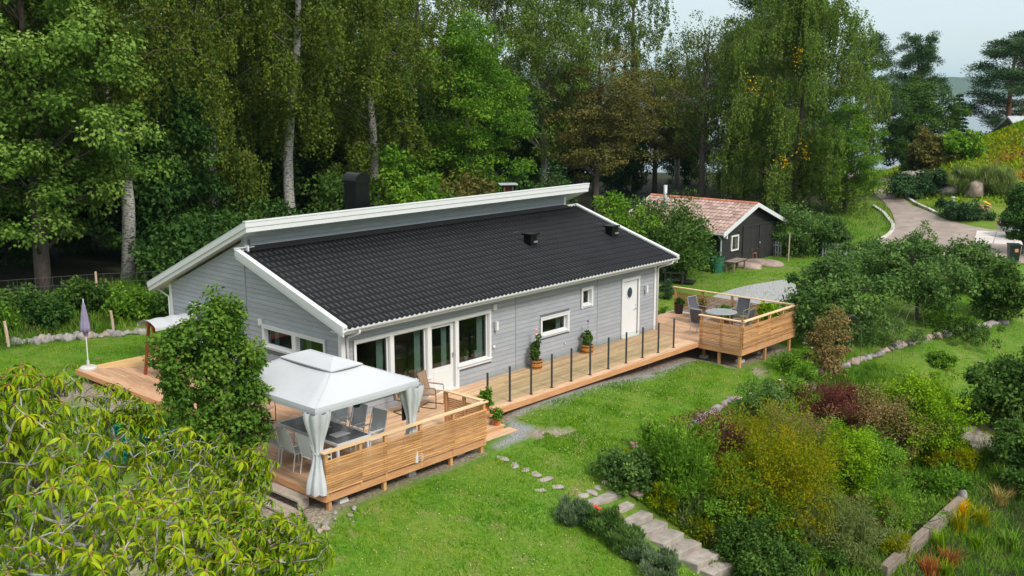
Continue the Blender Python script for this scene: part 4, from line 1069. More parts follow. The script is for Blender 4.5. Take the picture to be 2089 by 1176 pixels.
for side in (1,):
    m = MB(); xa, xb = xm, sx1+ov; v = []; nn_ = nyr*4
    for j in range(nn_+1):
        y = sy0-.4+(sy1-sy0+.8)*j/nn_; h = .03*abs(math.sin(math.pi*j/4))
        v += [(xa, y, shz(xa)+.02+h), (xb, y, shz(xb)+.02+h)]
    m.add(v, [(2*j, 2*j+1, 2*j+3, 2*j+2) for j in range(nn_)]); m.build('far_slope_tiles', 'old_tile', rs, smooth=True)
for c in range(18):
    y = sy0-.40+c*(sy1-sy0+.8)/18; m = MB(); v = []
    for yy in (y, y+(sy1-sy0+.8)/18+.03):
        for i in range(7): a = math.pi*i/6; v.append((xm+.13*math.cos(a), yy, ZR+.02+.10*math.sin(a)))
    m.add(v, [(i, i+1, 8+i, 7+i) for i in range(6)]); m.build('ridge_tile', 'ridge_tile', rs, smooth=True)
for y, t in ((sy0-.43, 1), (sy1+.40, 1)):
    for xa, xb in ((sx0-ov-.04, xm), (xm, sx1+ov+.04)):
        MB().extr([(xa, shz(xa)-.14), (xb, shz(xb)-.14), (xb, shz(xb)+.09), (xa, shz(xa)+.09)], 'y', y, y+.028).build('barge_board', 'white', shed)
MB().tube([(31.0+1.2, sy1-1.35, shz(32.2)-.1), (32.2, sy1-1.35, shz(32.2)+1.25)], .105, 12).build('stove_pipe', 'galv', shed, smooth=True)
gt = MB().tube([(sx0-ov-.06, sy0-.4, ZW-.16), (sx0-ov-.06, sy1+.4, ZW-.16)], .055, 8).build('gutter', 'galv', shed)
MB().tube([(sx0-ov-.06, sy0-.1, ZW-.2), (sx0-.07, sy0-.05, ZW-.5), (sx0-.07, sy0-.05, gzs+.4)], .045, 8).build('downpipe', 'galv', shed)
MB().box(sx0+.35, sx0+.45, sy0-.14, sy0, 1.15, 1.5).build('wall_lamp', 'white_worn', shed)
# things before the shed
p = gp(1462, 556); bl = empty('water_butt', (p[0], p[1], gz(p[0], p[1]))); tag(bl, 'green plastic water butt at the shed corner under the downpipe', 'barrel')
MB().lathe([(.30, 0), (.34, .45), (.36, .74)], 20, cap=False).build('body', 'green_plastic', bl, smooth=True); MB().lathe([(.36, .74), (.39, .76), (.39, .82), (.35, .82), (.34, .7)], 20, cap=False).build('rim', 'green_plastic', bl); MB().lathe([(.005, .68), (.345, .68)], 20, cap=False).build('water', 'pane', bl)
p = gp(1500, 552); bn = empty('garden_bench', (p[0], p[1], gz(p[0], p[1])), R(5)); tag(bn, 'dark wooden bench table along the shed front by the green barrel', 'bench')
for i in range(4): MB().box(-.75, .75, -.30+.15*i, -.16+.15*i, .52, .56).build('plank', 'old_wood', bn)
for s in (-1, 1): MB().box(s*.65-.04, s*.65+.04, -.25, -.17, 0, .52).build('leg', 'old_wood', bn); MB().box(s*.65-.04, s*.65+.04, .17, .25, 0, .52).build('leg', 'old_wood', bn)
p = gp(1535, 532); rc = empty('garden_chair', (p[0], p[1], gz(p[0], p[1])), R(-100)); tag(rc, 'rust coloured metal garden chair on the stones before the shed door', 'garden chair')
MB().lathe([(.02, .42), (.22, .42), (.23, .435), (.02, .44)], 16).build('seat', 'rust', rc)
for i in range(4): a = math.pi/4+i*math.pi/2; MB().tube([(.26*math.cos(a), .26*math.sin(a), 0), (.18*math.cos(a), .18*math.sin(a), .42)], .014, 6).build('leg', 'rust', rc)
MB().tube([(-.18+.0, -.16, .42), (-.26, -.22, .66), (-.05, -.30, .68), (.2, -.24, .66)], .014, 6).tube([(-.18, .16, .42), (-.26, .22, .66), (-.05, .30, .68), (.2, .24, .66)], .014, 6).tube([(-.26, -.22, .66), (-.32, 0, .68), (-.26, .22, .66)], .014, 6).build('back_ring', 'rust', rc)
def rock(name, c, r_, mat, seed, parent=None, flat=.7, label=None, cat=None, group=None):
    rg = random.Random(seed); bmv = []; bmf = []; n, mm_ = 12, 8
    ph = [rg.uniform(0, 6.28) for _ in range(6)]
    for j in range(mm_+1):
        th = math.pi*j/mm_
        for i in range(n):
            a = 2*math.pi*i/n; k = 1 + .16*math.sin(2*a+ph[0]+th) + .12*math.sin(3*a+ph[1]-2*th) + .10*math.sin(4*th+ph[2]) + rg.uniform(-.035, .035)
            bmv.append((r_[0]*k*math.sin(th)*math.cos(a), r_[1]*k*math.sin(th)*math.sin(a), r_[2]*k*math.cos(th)))
    for j in range(mm_):
        for i in range(n): i2 = (i+1) % n; bmf.append((j*n+i, (j+1)*n+i, (j+1)*n+i2, j*n+i2))
    o = MB().add(bmv, bmf).build(name, mat, parent, smooth=True, loc=c, rz=rg.uniform(0, 6.28))
    if label: tag(o, label, cat, group)
    return o
for i, (u, v_, s) in enumerate(((1345, 540, 1.2), (1385, 528, 1.5), (1430, 520, 1.1), (1560, 538, 1.1), (1530, 545, .9))):
    p = gp(u, v_); rock('flat_rock', (p[0], p[1], gz(p[0], p[1])+.02), (s, s*.7, .18), 'stone_warm', 40+i, label=('broad flat rock lying behind the black garden armchair', 'largest pale rock slab left of the shed', 'low rock slab under the shrub beside the shed wall', 'flat bare rock before the shed double doors', 'small flat rock under the rusty garden chair')[i], cat='rock', group='flat rocks by the shed')
# picket fence behind the shed corner, stake, bins
def picket(u0, u1, v0, v1, label):
    a, b = gp(u0, v0), gp(u1, v1); L = np.linalg.norm(b-a); n = int(L/.16); root = empty('picket_fence', (a[0], a[1], gz(a[0], a[1]))); tag(root, label, 'fence')
    for i in range(n+1):
        p = a+(b-a)*i/n; z = gz(p[0], p[1]); w = .045; m = MB()
        m.extr([(-w, 0), (w, 0), (w, .78), (0, .86), (-w, .78)], 'y', -.011, .011); m.build('picket', 'picket', root, loc=(p[0]-a[0], p[1]-a[1], z-gz(a[0], a[1])), rz=math.atan2(b[1]-a[1], b[0]-a[0]))
    for h in (.22, .62): MB().bar((0, .03, h), (b[0]-a[0], b[1]-a[1]+.03, h+gz(b[0], b[1])-gz(a[0], a[1])), .03, .07).build('rail', 'picket', root)
picket(1566, 1592, 520, 524, 'short grey picket fence piece beside the shed wall'); picket(1678, 1732, 525, 530, 'grey picket fence behind the apple tree beside the bins')
pb = gp(1640, 520)
for i, (u, v_, lb) in enumerate(((1640, 517, 'left one of two dark wheelie bins by the picket fence'), (1661, 519, 'right one of two dark wheelie bins by the picket fence'), (2066, 536, 'single dark wheelie bin with orange sticker at the right edge of the picture'))):
    p = gp(u, v_); b = empty('wheelie_bin', (p[0], p[1], gz(p[0], p[1])), R(-60)); tag(b, lb, 'bin', 'wheelie bins')
    MB().add(*[(lambda V: (V, [(3,2,1,0),(4,5,6,7),(0,1,5,4),(1,2,6,5),(2,3,7,6),(3,0,4,7)]))([(-.23,-.25,.05),(.23,-.25,.05),(.23,.25,.05),(-.23,.25,.05),(-.29,-.34,.95),(.29,-.34,.95),(.29,.34,.95),(-.29,.34,.95)])][0]).build('body', 'bin', b)
    MB().box(-.31, .31, -.38, .36, .95, 1.03).build('lid', 'bin', b); MB().tube([(-.3, .36, .98), (.3, .36, .98)], .02, 6).build('handle', 'bin', b)
    for s in (-1, 1): MB().lathe([(.10, -.03), (.10, .03)], 12).xf((s*.26, .26, .10), ry=math.pi/2).build('wheel', 'tyre', b)
    if i == 2: MB().box(-.02, .16, -.328, -.322, .62, .80).build('sticker', 'bin_label', b)
p = gp(1608, 534); tag(MB().tube([(0,0,-.1), (.05,.02,.8), (.12,.05,1.55)], .035, 7).build('garden_stake', 'fence_wood', loc=(p[0], p[1], gz(p[0], p[1]))), 'thin slanted wooden stake standing in the lawn by the shed', 'stake')
# toolbox orange by shed
p = gp(1570, 515); tag(MB().lathe([(.16, 0), (.18, .12), (.20, .50), (.15, .56), (.02, .57)], 12).build('orange_bucket', 'orange_flower', loc=(p[0], p[1], gz(p[0], p[1]))), 'orange plastic bucket hanging by the shed corner fence', 'bucket')

# ================================================================== left lawn: stones, fence
stn = []
sx = [40, 60, 95, 130, 160, 195, 215, 235, 250, 270, 288]
for i in range(26):
    t = i/25; u = 22+(292-22)*t; v_ = 703-22*t+rnd.uniform(-1.5, 1.5); p = gp(u, v_); s = rnd.uniform(.15, .36)*(1.1-.4*t)
    sizew = 'large' if s > .36 else 'medium' if s > .27 else 'small'
    rock('edge_stone', (p[0], p[1], gz(p[0], p[1])+s*.28), (s, s*.75, s*.6), 'stone' if rnd.random() < .75 else 'stone_warm', 100+i,
         label='%s field stone from the left in the row edging the left lawn' % nth(i), cat='stone', group='field stones along the left lawn edge')
fn = empty('wire_fence', (0,0,0)); tag(fn, 'wire mesh fence on thin posts along the wood edge at left', 'fence')
fpts = [np.array((-9.0, 21.6)), np.array((-5.2, 20.6)), np.array((-1.6, 19.6)), np.array((2.1, 18.5)), np.array((5.8, 17.4)), np.array((9.5, 16.3))]
for a in fpts: MB().tube([(a[0], a[1], gz(*a)-.2), (a[0]+.02, a[1], gz(*a)+1.55)], .045, 7).build('fence_post', 'fence_wood', fn)
for a, b in zip(fpts[:-1], fpts[1:]):
    m = MB(); za, zb = gz(*a), gz(*b)
    for h in (.15, .35, .55, .8, 1.1, 1.45): m.bar((a[0], a[1], za+h), (b[0], b[1], zb+h), .006, .006)
    L = np.linalg.norm(b-a); n = int(L/.3)
    for i in range(1, n): p = a+(b-a)*i/n; z = za+(zb-za)*i/n; m.bar((p[0], p[1], z+.1), (p[0], p[1], z+1.45), .005, .005)
    m.build('wire_mesh', 'wire', fn)
for i, (u, v_, lb) in enumerate(((18, 707, 'short leaning wooden stake at the far left of the stone row'), (233, 683, 'short wooden stake standing in the stone row left of the swing'))):
    p = gp(u, v_); tag(MB().tube([(0,0,-.2), (-.03,.0,.5), (-.07,.0,.95)], [.06, .055, .05], 7).build('wooden_stake', 'fence_wood', loc=(p[0], p[1], gz(p[0], p[1]))), lb, 'stake', 'stakes in the stone row')
# dark container left, blue tub
p = gp(95, 812); fb = empty('fire_pit', (p[0], p[1], gz(p[0], p[1]))); tag(fb, 'low dark container with reddish rim on the lawn behind the foreground tree', 'container')
MB().box(-.45, .45, -.30, .30, .12, .42).build('body', 'trampoline', fb); MB().box(-.48, .48, -.33, .33, .42, .45).build('rim', 'red_wood', fb)
for sx_ in (-1, 1):
    for sy_ in (-1, 1): MB().box(sx_*.48-.04, sx_*.48+.04, sy_*.28-.04, sy_*.28+.04, 0, .12).build('leg', 'trampoline', fb)
p = gp(388, 925); bt = empty('blue_tub', (p[0], p[1], gz(p[0], p[1]))); tag(bt, 'blue plastic tub at the foot of the leafy shrub', 'tub')
MB().lathe([(.20, 0), (.25, .30), (.27, .31), (.27, .34), (.23, .34), (.19, .05)], 18, cap=False).build('body', 'blue_plastic', bt, smooth=True)
for s in (-1, 1): MB().tube([(s*.25, -.06, .28), (s*.31, -.04, .28), (s*.31, .04, .28), (s*.25, .06, .28)], .012, 5).build('handle', 'blue_plastic', bt)

# ================================================================== garden: stone steps, edging, timber wall
gs = empty('garden_steps', (0,0,0)); tag(gs, 'rough stone garden steps descending between lavender and shrubs', 'steps')
ns_ = 8
for i in range(ns_):
    t = i; zt = -.93-.165*i; y0 = -6.95-.42*i; x0 = 1.88+.10*i; rg = random.Random(300+i)
    j = lambda: rg.uniform(-.035, .035)
    poly = [(x0+j(), y0+.06+j()), (x0+.40+j(), y0+.05+j()), (x0+.86+j(), y0-.04+j()), (x0+.90+j(), y0-.26+j()), (x0+.88+j(), y0-.50+j()), (x0+.45+j(), y0-.46+j()), (x0-.02+j(), y0-.42+j())]
    n = len(poly); v = [(p[0], p[1], zt-.30) for p in poly]+[(p[0], p[1], zt-.02) for p in poly]
    cx_, cy_ = sum(p[0] for p in poly)/n, sum(p[1] for p in poly)/n
    v += [(cx_+(p[0]-cx_)*.95, cy_+(p[1]-cy_)*.95, zt+rg.uniform(-.012, .012)) for p in poly]
    a = sum(poly[q_][0]*poly[(q_+1)%n][1]-poly[(q_+1)%n][0]*poly[q_][1] for q_ in range(n))
    MB().add(v, [(q_, (q_+1)%n, n+(q_+1)%n, n+q_) for q_ in range(n)]+[(n+q_, n+(q_+1)%n, 2*n+(q_+1)%n, 2*n+q_) for q_ in range(n)]+[tuple(range(2*n, 3*n))]).build('step_stone', 'step_stone', gs)
# stepping stones in the grass
for i, (u, v_, s) in enumerate(((1025, 935, .34), (1050, 948, .30), (1072, 958, .24), (1092, 966, .34), (1112, 977, .36), (1136, 993, .30), (1205, 1003, .34), (1218, 995, .25), (1100, 1000, .25), (1190, 1010, .3))):
    p = gp(u, v_); rock('stepping_stone', (p[0], p[1], gz(p[0], p[1])-.012), (s*.72, s*.42, .035), 'step_stone', 200+i, label='%s flat stepping stone on the way from deck stairs to garden steps' % nth(i), cat='stone', group='stepping stones across the lawn')
# edging stones of the upper bed and of the long bed right
def stone_row(pix, n, smin, smax, label, group, seed, mat='stone'):
    pts = smooth_path([gp(*p) for p in pix], 20); pts = np.array(pts); d = np.r_[0, np.cumsum(np.linalg.norm(np.diff(pts[:, :2], axis=0), axis=1))]
    rg = random.Random(seed)
    for i in range(n):
        s = d[-1]*i/(n-1)+rg.uniform(-.05, .05); x = np.interp(s, d, pts[:, 0])+rg.uniform(-.08, .08); y = np.interp(s, d, pts[:, 1])+rg.uniform(-.08, .08); r_ = rg.uniform(smin, smax)
        rock('bed_stone', (x, y, gz(x, y)+r_*.25), (r_, r_*.75, r_*.6), mat if rg.random() < .7 else 'stone_warm', seed+i, label='%s %s' % (nth(i), label), cat='stone', group=group)
stone_row([(1232, 990), (1300, 950), (1400, 880), (1500, 815)], 26, .10, .24, 'border stone from the garden steps along the rose bed', 'stones edging the rose bed', 500)
stone_row([(1585, 800), (1640, 772), (1700, 756), (1800, 722), (1900, 692), (2045, 660)], 46, .12, .26, 'border stone from the near end of the long flower bed', 'stones edging the far flower bed', 600)
for i, (u, v_, s, lb) in enumerate(((1650, 795, .30, 'big rounded pale stone at the near end of the long bed'), (1490, 893, .40, 'pale flat slab among the shrubs beside the maroon bush'), (1300, 1008, .3, 'flat brown stone among groundcover beside the steps'))):
    p = gp(u, v_); rock('garden_rock', (p[0], p[1], gz(p[0], p[1])+.1), (s, s*.8, s*.5), 'stone_warm', 700+i, label=lb, cat='rock')
# rock outcrop right
for i, (u, v_, s) in enumerate(((1985, 905, .8), (2040, 900, .9), (2010, 925, .6), (2075, 905, .7))):
    p = gp(u, v_); rock('outcrop_rock', (p[0], p[1], gz(p[0], p[1])+.15), (s, s*.8, s*.45), 'rock', 720+i, label='%s outcrop boulder from the left above the fern at the right' % nth((0, 2, 1, 3)[i]), cat='rock', group='outcrop rocks at the right edge')
# timber retaining wall
a = gp(1962, 1028); b = gp(1800, 1176)
tw_ = empty('timber_wall', (0,0,0)); tag(tw_, 'old timber retaining wall running down to the bottom right', 'retaining wall')
for k in range(3):
    npc = 4
    for i in range(npc):
        p = a+(b-a)*i/npc; q_ = a+(b-a)*((i+1)/npc-.01); h = -.36+.20*k
        MB().bar((p[0], p[1], a[2]+(b[2]-a[2])*i/npc+h+.12), (q_[0], q_[1], a[2]+(b[2]-a[2])*(i+1)/npc+h+.12), .20, .19).build('timber', 'old_wood', tw_)
rock('wall_end_stone', (a[0], a[1], a[2]+.25), (.14, .14, .14), 'stone', 733, label='round grey stone on the upper end of the timber wall', cat='stone')
# garden arches
def arch(u, v_, w, h, rot, label, mat='twig'):
    p = gp(u, v_); r_ = empty('garden_arch', (p[0], p[1], gz(p[0], p[1])), rot); tag(r_, label, 'arch')
    for d_ in (-.2, .2):
        pts = [(-w/2, d_, 0), (-w/2, d_, h*.55)] + [(-w/2*math.cos(math.pi*i/10), d_, h*.55+h*.45*math.sin(math.pi*i/10)) for i in range(1, 10)] + [(w/2, d_, h*.55), (w/2, d_, 0)]
        MB().tube(pts, .009, 5).build('hoop', mat, r_)
    for i in range(1, 12):
        t = math.pi*i/12; MB().bar((-w/2*math.cos(t), -.2, h*.55+h*.45*math.sin(t)), (-w/2*math.cos(t), .2, h*.55+h*.45*math.sin(t)), .007, .007).build('rung', mat, r_)
    return r_
arch(1722, 758, 1.1, 2.1, R(-20), 'thin metal garden arch overgrown with climber by the bed'); arch(1850, 735, 1.2, 2.1, R(-15), 'bare thin metal garden arch over the long flower bed')

# ================================================================== beyond the drive
p = gp(1988, 398); rock('boulder', (p[0], p[1], gz(p[0], p[1])+.35), (1.0, .85, .75), 'stone_warm', 801, label='big rounded pinkish boulder on the grass beyond the drive', cat='boulder')
for i, (u, v_, s) in enumerate(((1870, 362, 1.5), (1935, 388, 1.3), (2085, 445, 1.2))):
    p = gp(u, v_); rock('bedrock', (p[0], p[1], gz(p[0], p[1])-.1), (s, s*.8, s*.38), 'rock', 810+i, label=('bare bedrock hump left of the mossy mound', 'grey bedrock slab behind the low conifers', 'bedrock at the foot of the mound by the right edge')[i], cat='rock')
p = gp(1943, 425); bo = empty('bollard_lamp', (p[0], p[1], gz(p[0], p[1]))); tag(bo, 'small grey bollard lamp on the grass beyond the drive', 'lamp')
MB().tube([(0,0,0), (0,0,.72)], .08, 10).build('post', 'galv', bo); MB().lathe([(.15, .72), (.16, .76), (.08, .82)], 12).build('cap', 'galv', bo)
# wood pile / orange board
p = gp(2010, 430); wb = empty('timber_pile', (p[0], p[1], gz(p[0], p[1])), R(30)); tag(wb, 'pile of boards with orange tarp piece beside the drive', 'timber pile')
for i in range(6): MB().bar((rnd.uniform(-.8,-.4), rnd.uniform(-.4,.4), .08+.06*i), (rnd.uniform(.9,1.4), rnd.uniform(-.4,.4), .05+.05*i), .18, .05).build('board', 'slat_wood', wb)
MB().add([(-.4,-.3,.42),(.2,-.3,.48),(.25,.2,.6),(-.3,.3,.7),(0,0,.65)], [(0,1,4),(1,2,4),(2,3,4),(3,0,4)]).build('tarp', 'orange_flower', wb)
# parked car, only its rear shows
p = gp(2078, 486); cr = empty('parked_car', (p[0], p[1], gz(p[0], p[1])+.04), R(-38)); tag(cr, 'silver estate car parked at the right edge, partly behind the tree', 'car')
# local: x forward; rear at x<0
prof = [(-.75, .35), (-.95, .55), (-.98, .85), (-.85, .98), (-.55, 1.42), (-.30, 1.50), (1.6, 1.50), (2.35, 1.02), (3.35, .88), (3.55, .60), (3.5, .32)]
v = []; n = len(prof)
for s, k in ((-1, 1), (1, 1)):
    for (x, z) in prof: w = .90 if z < 1.0 else .90-.22*(z-1.0)/.5; v.append((x, s*w, z))
MB().add(v, [(i, i+1, n+i+1, n+i) for i in range(n-1)]+[tuple(range(n-1, -1, -1)), tuple(range(n, 2*n))]).build('body', 'car_silver', cr)
for s in (-1, 1):
    sw_ = [(-.42, 1.02), (-.25, 1.40), (1.5, 1.42), (2.1, 1.04)]
    MB().extr(sw_, 'y', s*.80 if s > 0 else -.885, .885 if s > 0 else -.80).build('side_window', 'door_glass', cr)
MB().add([(-.84,-.68,1.02),(-.84,.68,1.02),(-.59,.62,1.38),(-.59,-.62,1.38)], [(0,1,2,3)]).build('rear_window', 'door_glass', cr)
for s in (-1, 1): MB().box(-.985, -.90, s*.80-.09, s*.80+.09, .72, .98).build('tail_light', 'red_flower', cr)
for x in (0, 2.7):
    for s in (-1, 1):
        wl = MB().lathe([(.20, -.11), (.33, -.11), (.345, -.05), (.345, .05), (.33, .11), (.20, .11)], 22).xf((x, s*.84, .335), rx=math.pi/2).build('wheel', 'tyre', cr)
        MB().lathe([(.02, -.0), (.21, .0), (.21, .02), (.02, .05)], 22).xf((x, s*.95, .335), rx=math.pi/2*(-s)*-1).build('rim', 'silver', wl)
        sp = MB()
        for q_ in range(5): a = 2*math.pi*q_/5; sp.bar((x, s*.975, .335), (x+.2*math.cos(a), s*.965, .335+.2*math.sin(a)), .05, .03, (0, 1, 0))
        sp.build('spokes', 'silver', wl)
# house beyond the mound
p = atd(2050, 300, 122); fh = empty('far_house', (p[0]+_r[0]*6.5, p[1]+_r[1]*6.5, 3.4), -CYAW); tag(fh, 'low house with pale grey roof behind the mound at the right edge', 'house')
MB().box(-6, 6, -3, 3, -4.0, .8).build('wall', 'far_wall', fh); m = MB().extr([(-3.6, .55), (0, 2.3), (3.6, .55), (3.6, .72), (0, 2.5), (-3.6, .72)], 'x', -6.5, 6.5); m.build('roof', 'far_roof', fh)
for x in (-4, -1, 2): 
    w = MB().box(x, x+1.0, -3.04, -2.99, -.9, .2).build('window', 'white', fh); MB().box(x+.1, x+.9, -3.06, -3.04, -.8, .1).build('pane', 'door_glass', w)
# small hut glimpsed behind the house
p = atd(1036, 392, 62); ht = empty('well_house', (p[0], p[1], gz(p[0], p[1])), R(-40)); tag(ht, 'small brown shelter with flat grey roof glimpsed behind the ridge', 'shelter')
hz = float(p[2]) - gz(p[0], p[1])
for s in (-1, 1):
    for d_ in (-1, 1): MB().box(s*.25-.05, s*.25+.05, d_*.3-.05, d_*.3+.05, 0, hz+.45).build('post', 'bark_dark', ht)
MB().box(-.19, .19, .27, .33, 0, hz+.40).build('wall', 'red_wood', ht); MB().box(-.55, .55, -.5, .5, hz+.45, hz+.50).build('roof', 'far_roof', ht)
# ================================================================== vegetation
def unit(a): return a/np.maximum(np.linalg.norm(a, axis=-1, keepdims=True), 1e-9)
def rdir(rg, n): return unit(rg.normal(size=(n, 3)))
def leaf_geo(pos, ax, nrm, L, W, fold=.18):
    n = len(pos); L = np.broadcast_to(np.asarray(L, float), (n,))[:, None]; W = np.broadcast_to(np.asarray(W, float), (n,))[:, None]
    sd_ = unit(np.cross(ax, nrm)); nn_ = np.cross(sd_, ax)
    a = pos; b = pos+ax*L*.45+sd_*W*.5+nn_*W*fold; c = pos+ax*L; d = pos+ax*L*.45-sd_*W*.5+nn_*W*fold
    V = np.stack([a, b, c, d], 1).reshape(-1, 3); F = np.arange(4*n).reshape(n, 4)
    return V, F
def leaf_mesh(name, pos, ax, nrm, L, W, var, mat, fold=.18):
    V, F = leaf_geo(pos, ax, nrm, L, W, fold); me = fast_mesh(name, V, F, np.clip(var, 0, 1)); me.materials.append(M[mat]); return me
def clumps(rg, cen, rad, per, flat=.65, shell=.5):
    """leaf positions: per leaves in each clump"""
    n = len(cen)*per; ci = np.repeat(np.arange(len(cen)), per)
    d = rdir(rg, n); r_ = rg.random(n)**shell
    p = cen[ci] + d*r_[:, None]*np.asarray(rad)[ci][:, None]*np.array([1, 1, flat])
    return p, d, ci
def foliage(name, rg, cen, rad, per, L, W, mat, droop=.35, flat=.65, vspread=.5):
    p, d, ci = clumps(rg, cen, rad, per, flat)
    ax = unit(d*.8 + rdir(rg, len(p))*.8 + np.array([0, 0, -droop])); nr = unit(rdir(rg, len(p))*.7+np.array([0, 0, .9])+d*.4)
    cv = rg.random(len(cen))*vspread + (1-vspread)*.5; var = cv[ci]*.6 + rg.random(len(p))*.4
    return leaf_mesh(name, p, ax, nr, L*(.7+.6*rg.random(len(p))), W*(.7+.6*rg.random(len(p))), var, mat)
def bark_mesh(name, m, mat):
    me = m.mesh(name); me.materials.append(M[mat]); me.polygons.foreach_set('use_smooth', [True]*len(me.polygons)); return me
def curve_pts(a, b, bend, n=5):
    a, b, bend = map(np.asarray, (a, b, bend)); return [tuple(a*(1-t)+b*t+bend*4*t*(1-t)) for t in np.linspace(0, 1, n)]
def make_birch(seed, H=19., spread=4.2, base=.2, nl=40, ns=22, nk=30, mat='lf_birch', weep=1., bark='bark_birch', lean=(0, 0), wig=1.):
    rg = np.random.default_rng(seed); m = MB(); lm = MB()
    ph = rg.uniform(0, 6.28, 4)
    def tr(t): return np.array([lean[0]*H*t**1.4+wig*.35*math.sin(t*4*(1+.3*(wig-1))+ph[0])*min(1, t*2.5), lean[1]*H*t**1.4+wig*.30*math.sin(t*3.4+ph[1])*t, H*t])
    m.tube([tr(t)-np.array([0, 0, .4 if t == 0 else 0]) for t in np.linspace(0, 1, 12)], [.30*(1-t)**.8*H/19+.02 for t in np.linspace(0, 1, 12)], 9)
    P, A = [], []; V_ = []
    for i in range(nl):
        t = base + (1-base)*((i+.5)/nl)**.9; az = i*2.4+rg.uniform(-.4, .4); p0 = tr(min(t, .98))
        k = (t-base)/(1-base); ln = spread*(.45+1.0*math.sin(math.pi*min(1, k*.85+.18)))*rg.uniform(.65, 1.12)*(1 if k < .85 else .6)
        dr = np.array([math.cos(az), math.sin(az), 0]); up = rg.uniform(.25, .65)
        pts = [p0, p0+dr*ln*.45+np.array([0, 0, ln*up*.7]), p0+dr*ln*.8+np.array([0, 0, ln*up*.75]), p0+dr*ln+np.array([0, 0, ln*up*.45])]
        r0 = .060*(1-t*.7)*H/19; lm.tube(pts, [r0, r0*.55, r0*.3, .008], 5, cap=False)
        pts = np.array(pts)
        for s in range(ns):
            q_ = rg.uniform(.08, 1.0); x = q_*3; j = min(2, int(x)); st_ = pts[j]+(pts[j+1]-pts[j])*(x-j)
            st_ = st_+rg.normal(size=3)*np.array([.38, .38, .22])
            sl2 = rg.uniform(.5, 2.1)*weep*(.6+.6*q_); n = nk
            h = np.sort(rg.random(n)); swx = dr*rg.uniform(-.2, .35)+rg.normal(size=3)*.12
            pp = st_ + np.outer(h, np.array([0, 0, -sl2])) + np.outer(h*(1-h*.4), swx*sl2) + rg.normal(size=(n, 3))*.075
            P.append(pp); V_.append(np.full(n, rg.random()))
    P = np.concatenate(P); V_ = np.concatenate(V_); n = len(P)
    ax = unit(rdir(rg, n)*.75+np.array([0, 0, -.8])); nr = unit(rdir(rg, n)+np.array([0, 0, .35]))
    cm = leaf_mesh('crown', P, ax, nr, rg.uniform(.12, .20, n), rg.uniform(.085, .135, n), V_*.55+rg.random(n)*.45, mat)
    return bark_mesh('trunk', m, bark), cm, bark_mesh('limbs', lm, 'twig')
def make_broad(seed, H=15., spread=4., base=.22, ncl=190, per=170, mat='lf_green', leaf=(.20, .14), bark='bark_dark', crad=(.55, 1.15), top=.55, droop=.4, squash=1.):
    rg = np.random.default_rng(seed); m = MB(); ph = rg.uniform(0, 6.28, 3)
    def tr(t): return np.array([.25*math.sin(t*4+ph[0])*t, .25*math.sin(t*3+ph[1])*t, H*.93*t])
    m.tube([tr(t)-np.array([0, 0, .4 if t == 0 else 0]) for t in np.linspace(0, 1, 10)], [.27*(1-t)**.8*H/15+.02 for t in np.linspace(0, 1, 10)], 8)
    cz = H*(base+(1-base)*.46); hz_ = H*(1-base)*.54
    C_ = []
    while len(C_) < ncl:
        d = rdir(rg, 1)[0]; k = rg.random()**.38 if rg.random() > .14 else rg.uniform(.95, 1.2); z = cz+d[2]*hz_*k
        if z < H*base*.92: continue
        tz = (z-H*base)/(H*(1-base)); wdt = 1.0 if tz < top else 1-((tz-top)/(1-top))**2*.45
        lob = 1+.18*math.sin(3*math.atan2(d[1], d[0])+ph[2]+z*.5)+.1*math.sin(5*math.atan2(d[1], d[0])+z)
        C_.append((d[0]*spread*k*wdt*lob, d[1]*spread*k*wdt*lob*squash, z))
    C_ = np.array(C_); C_[:, :2] += np.array([tr(min(1, max(0, z/H)))[:2] for z in C_[:, 2]])
    for i in rg.choice(ncl, min(ncl, 60), replace=False):
        c = C_[i]; t0 = max(base*.7, min(.9, (c[2]-.35*math.hypot(c[0], c[1])-.4)/H)); p0 = tr(t0)
        m.tube(curve_pts(p0, c, (0, 0, .25), 4), [.09*(1-t0)*H/15+.015, .05*(1-t0)*H/15+.012, .02, .008], 5, cap=False)
    cm = foliage('crown', rg, C_, rg.uniform(*crad, ncl), per, leaf[0], leaf[1], mat, droop, .6, .8)
    return bark_mesh('trunk', m, bark), cm
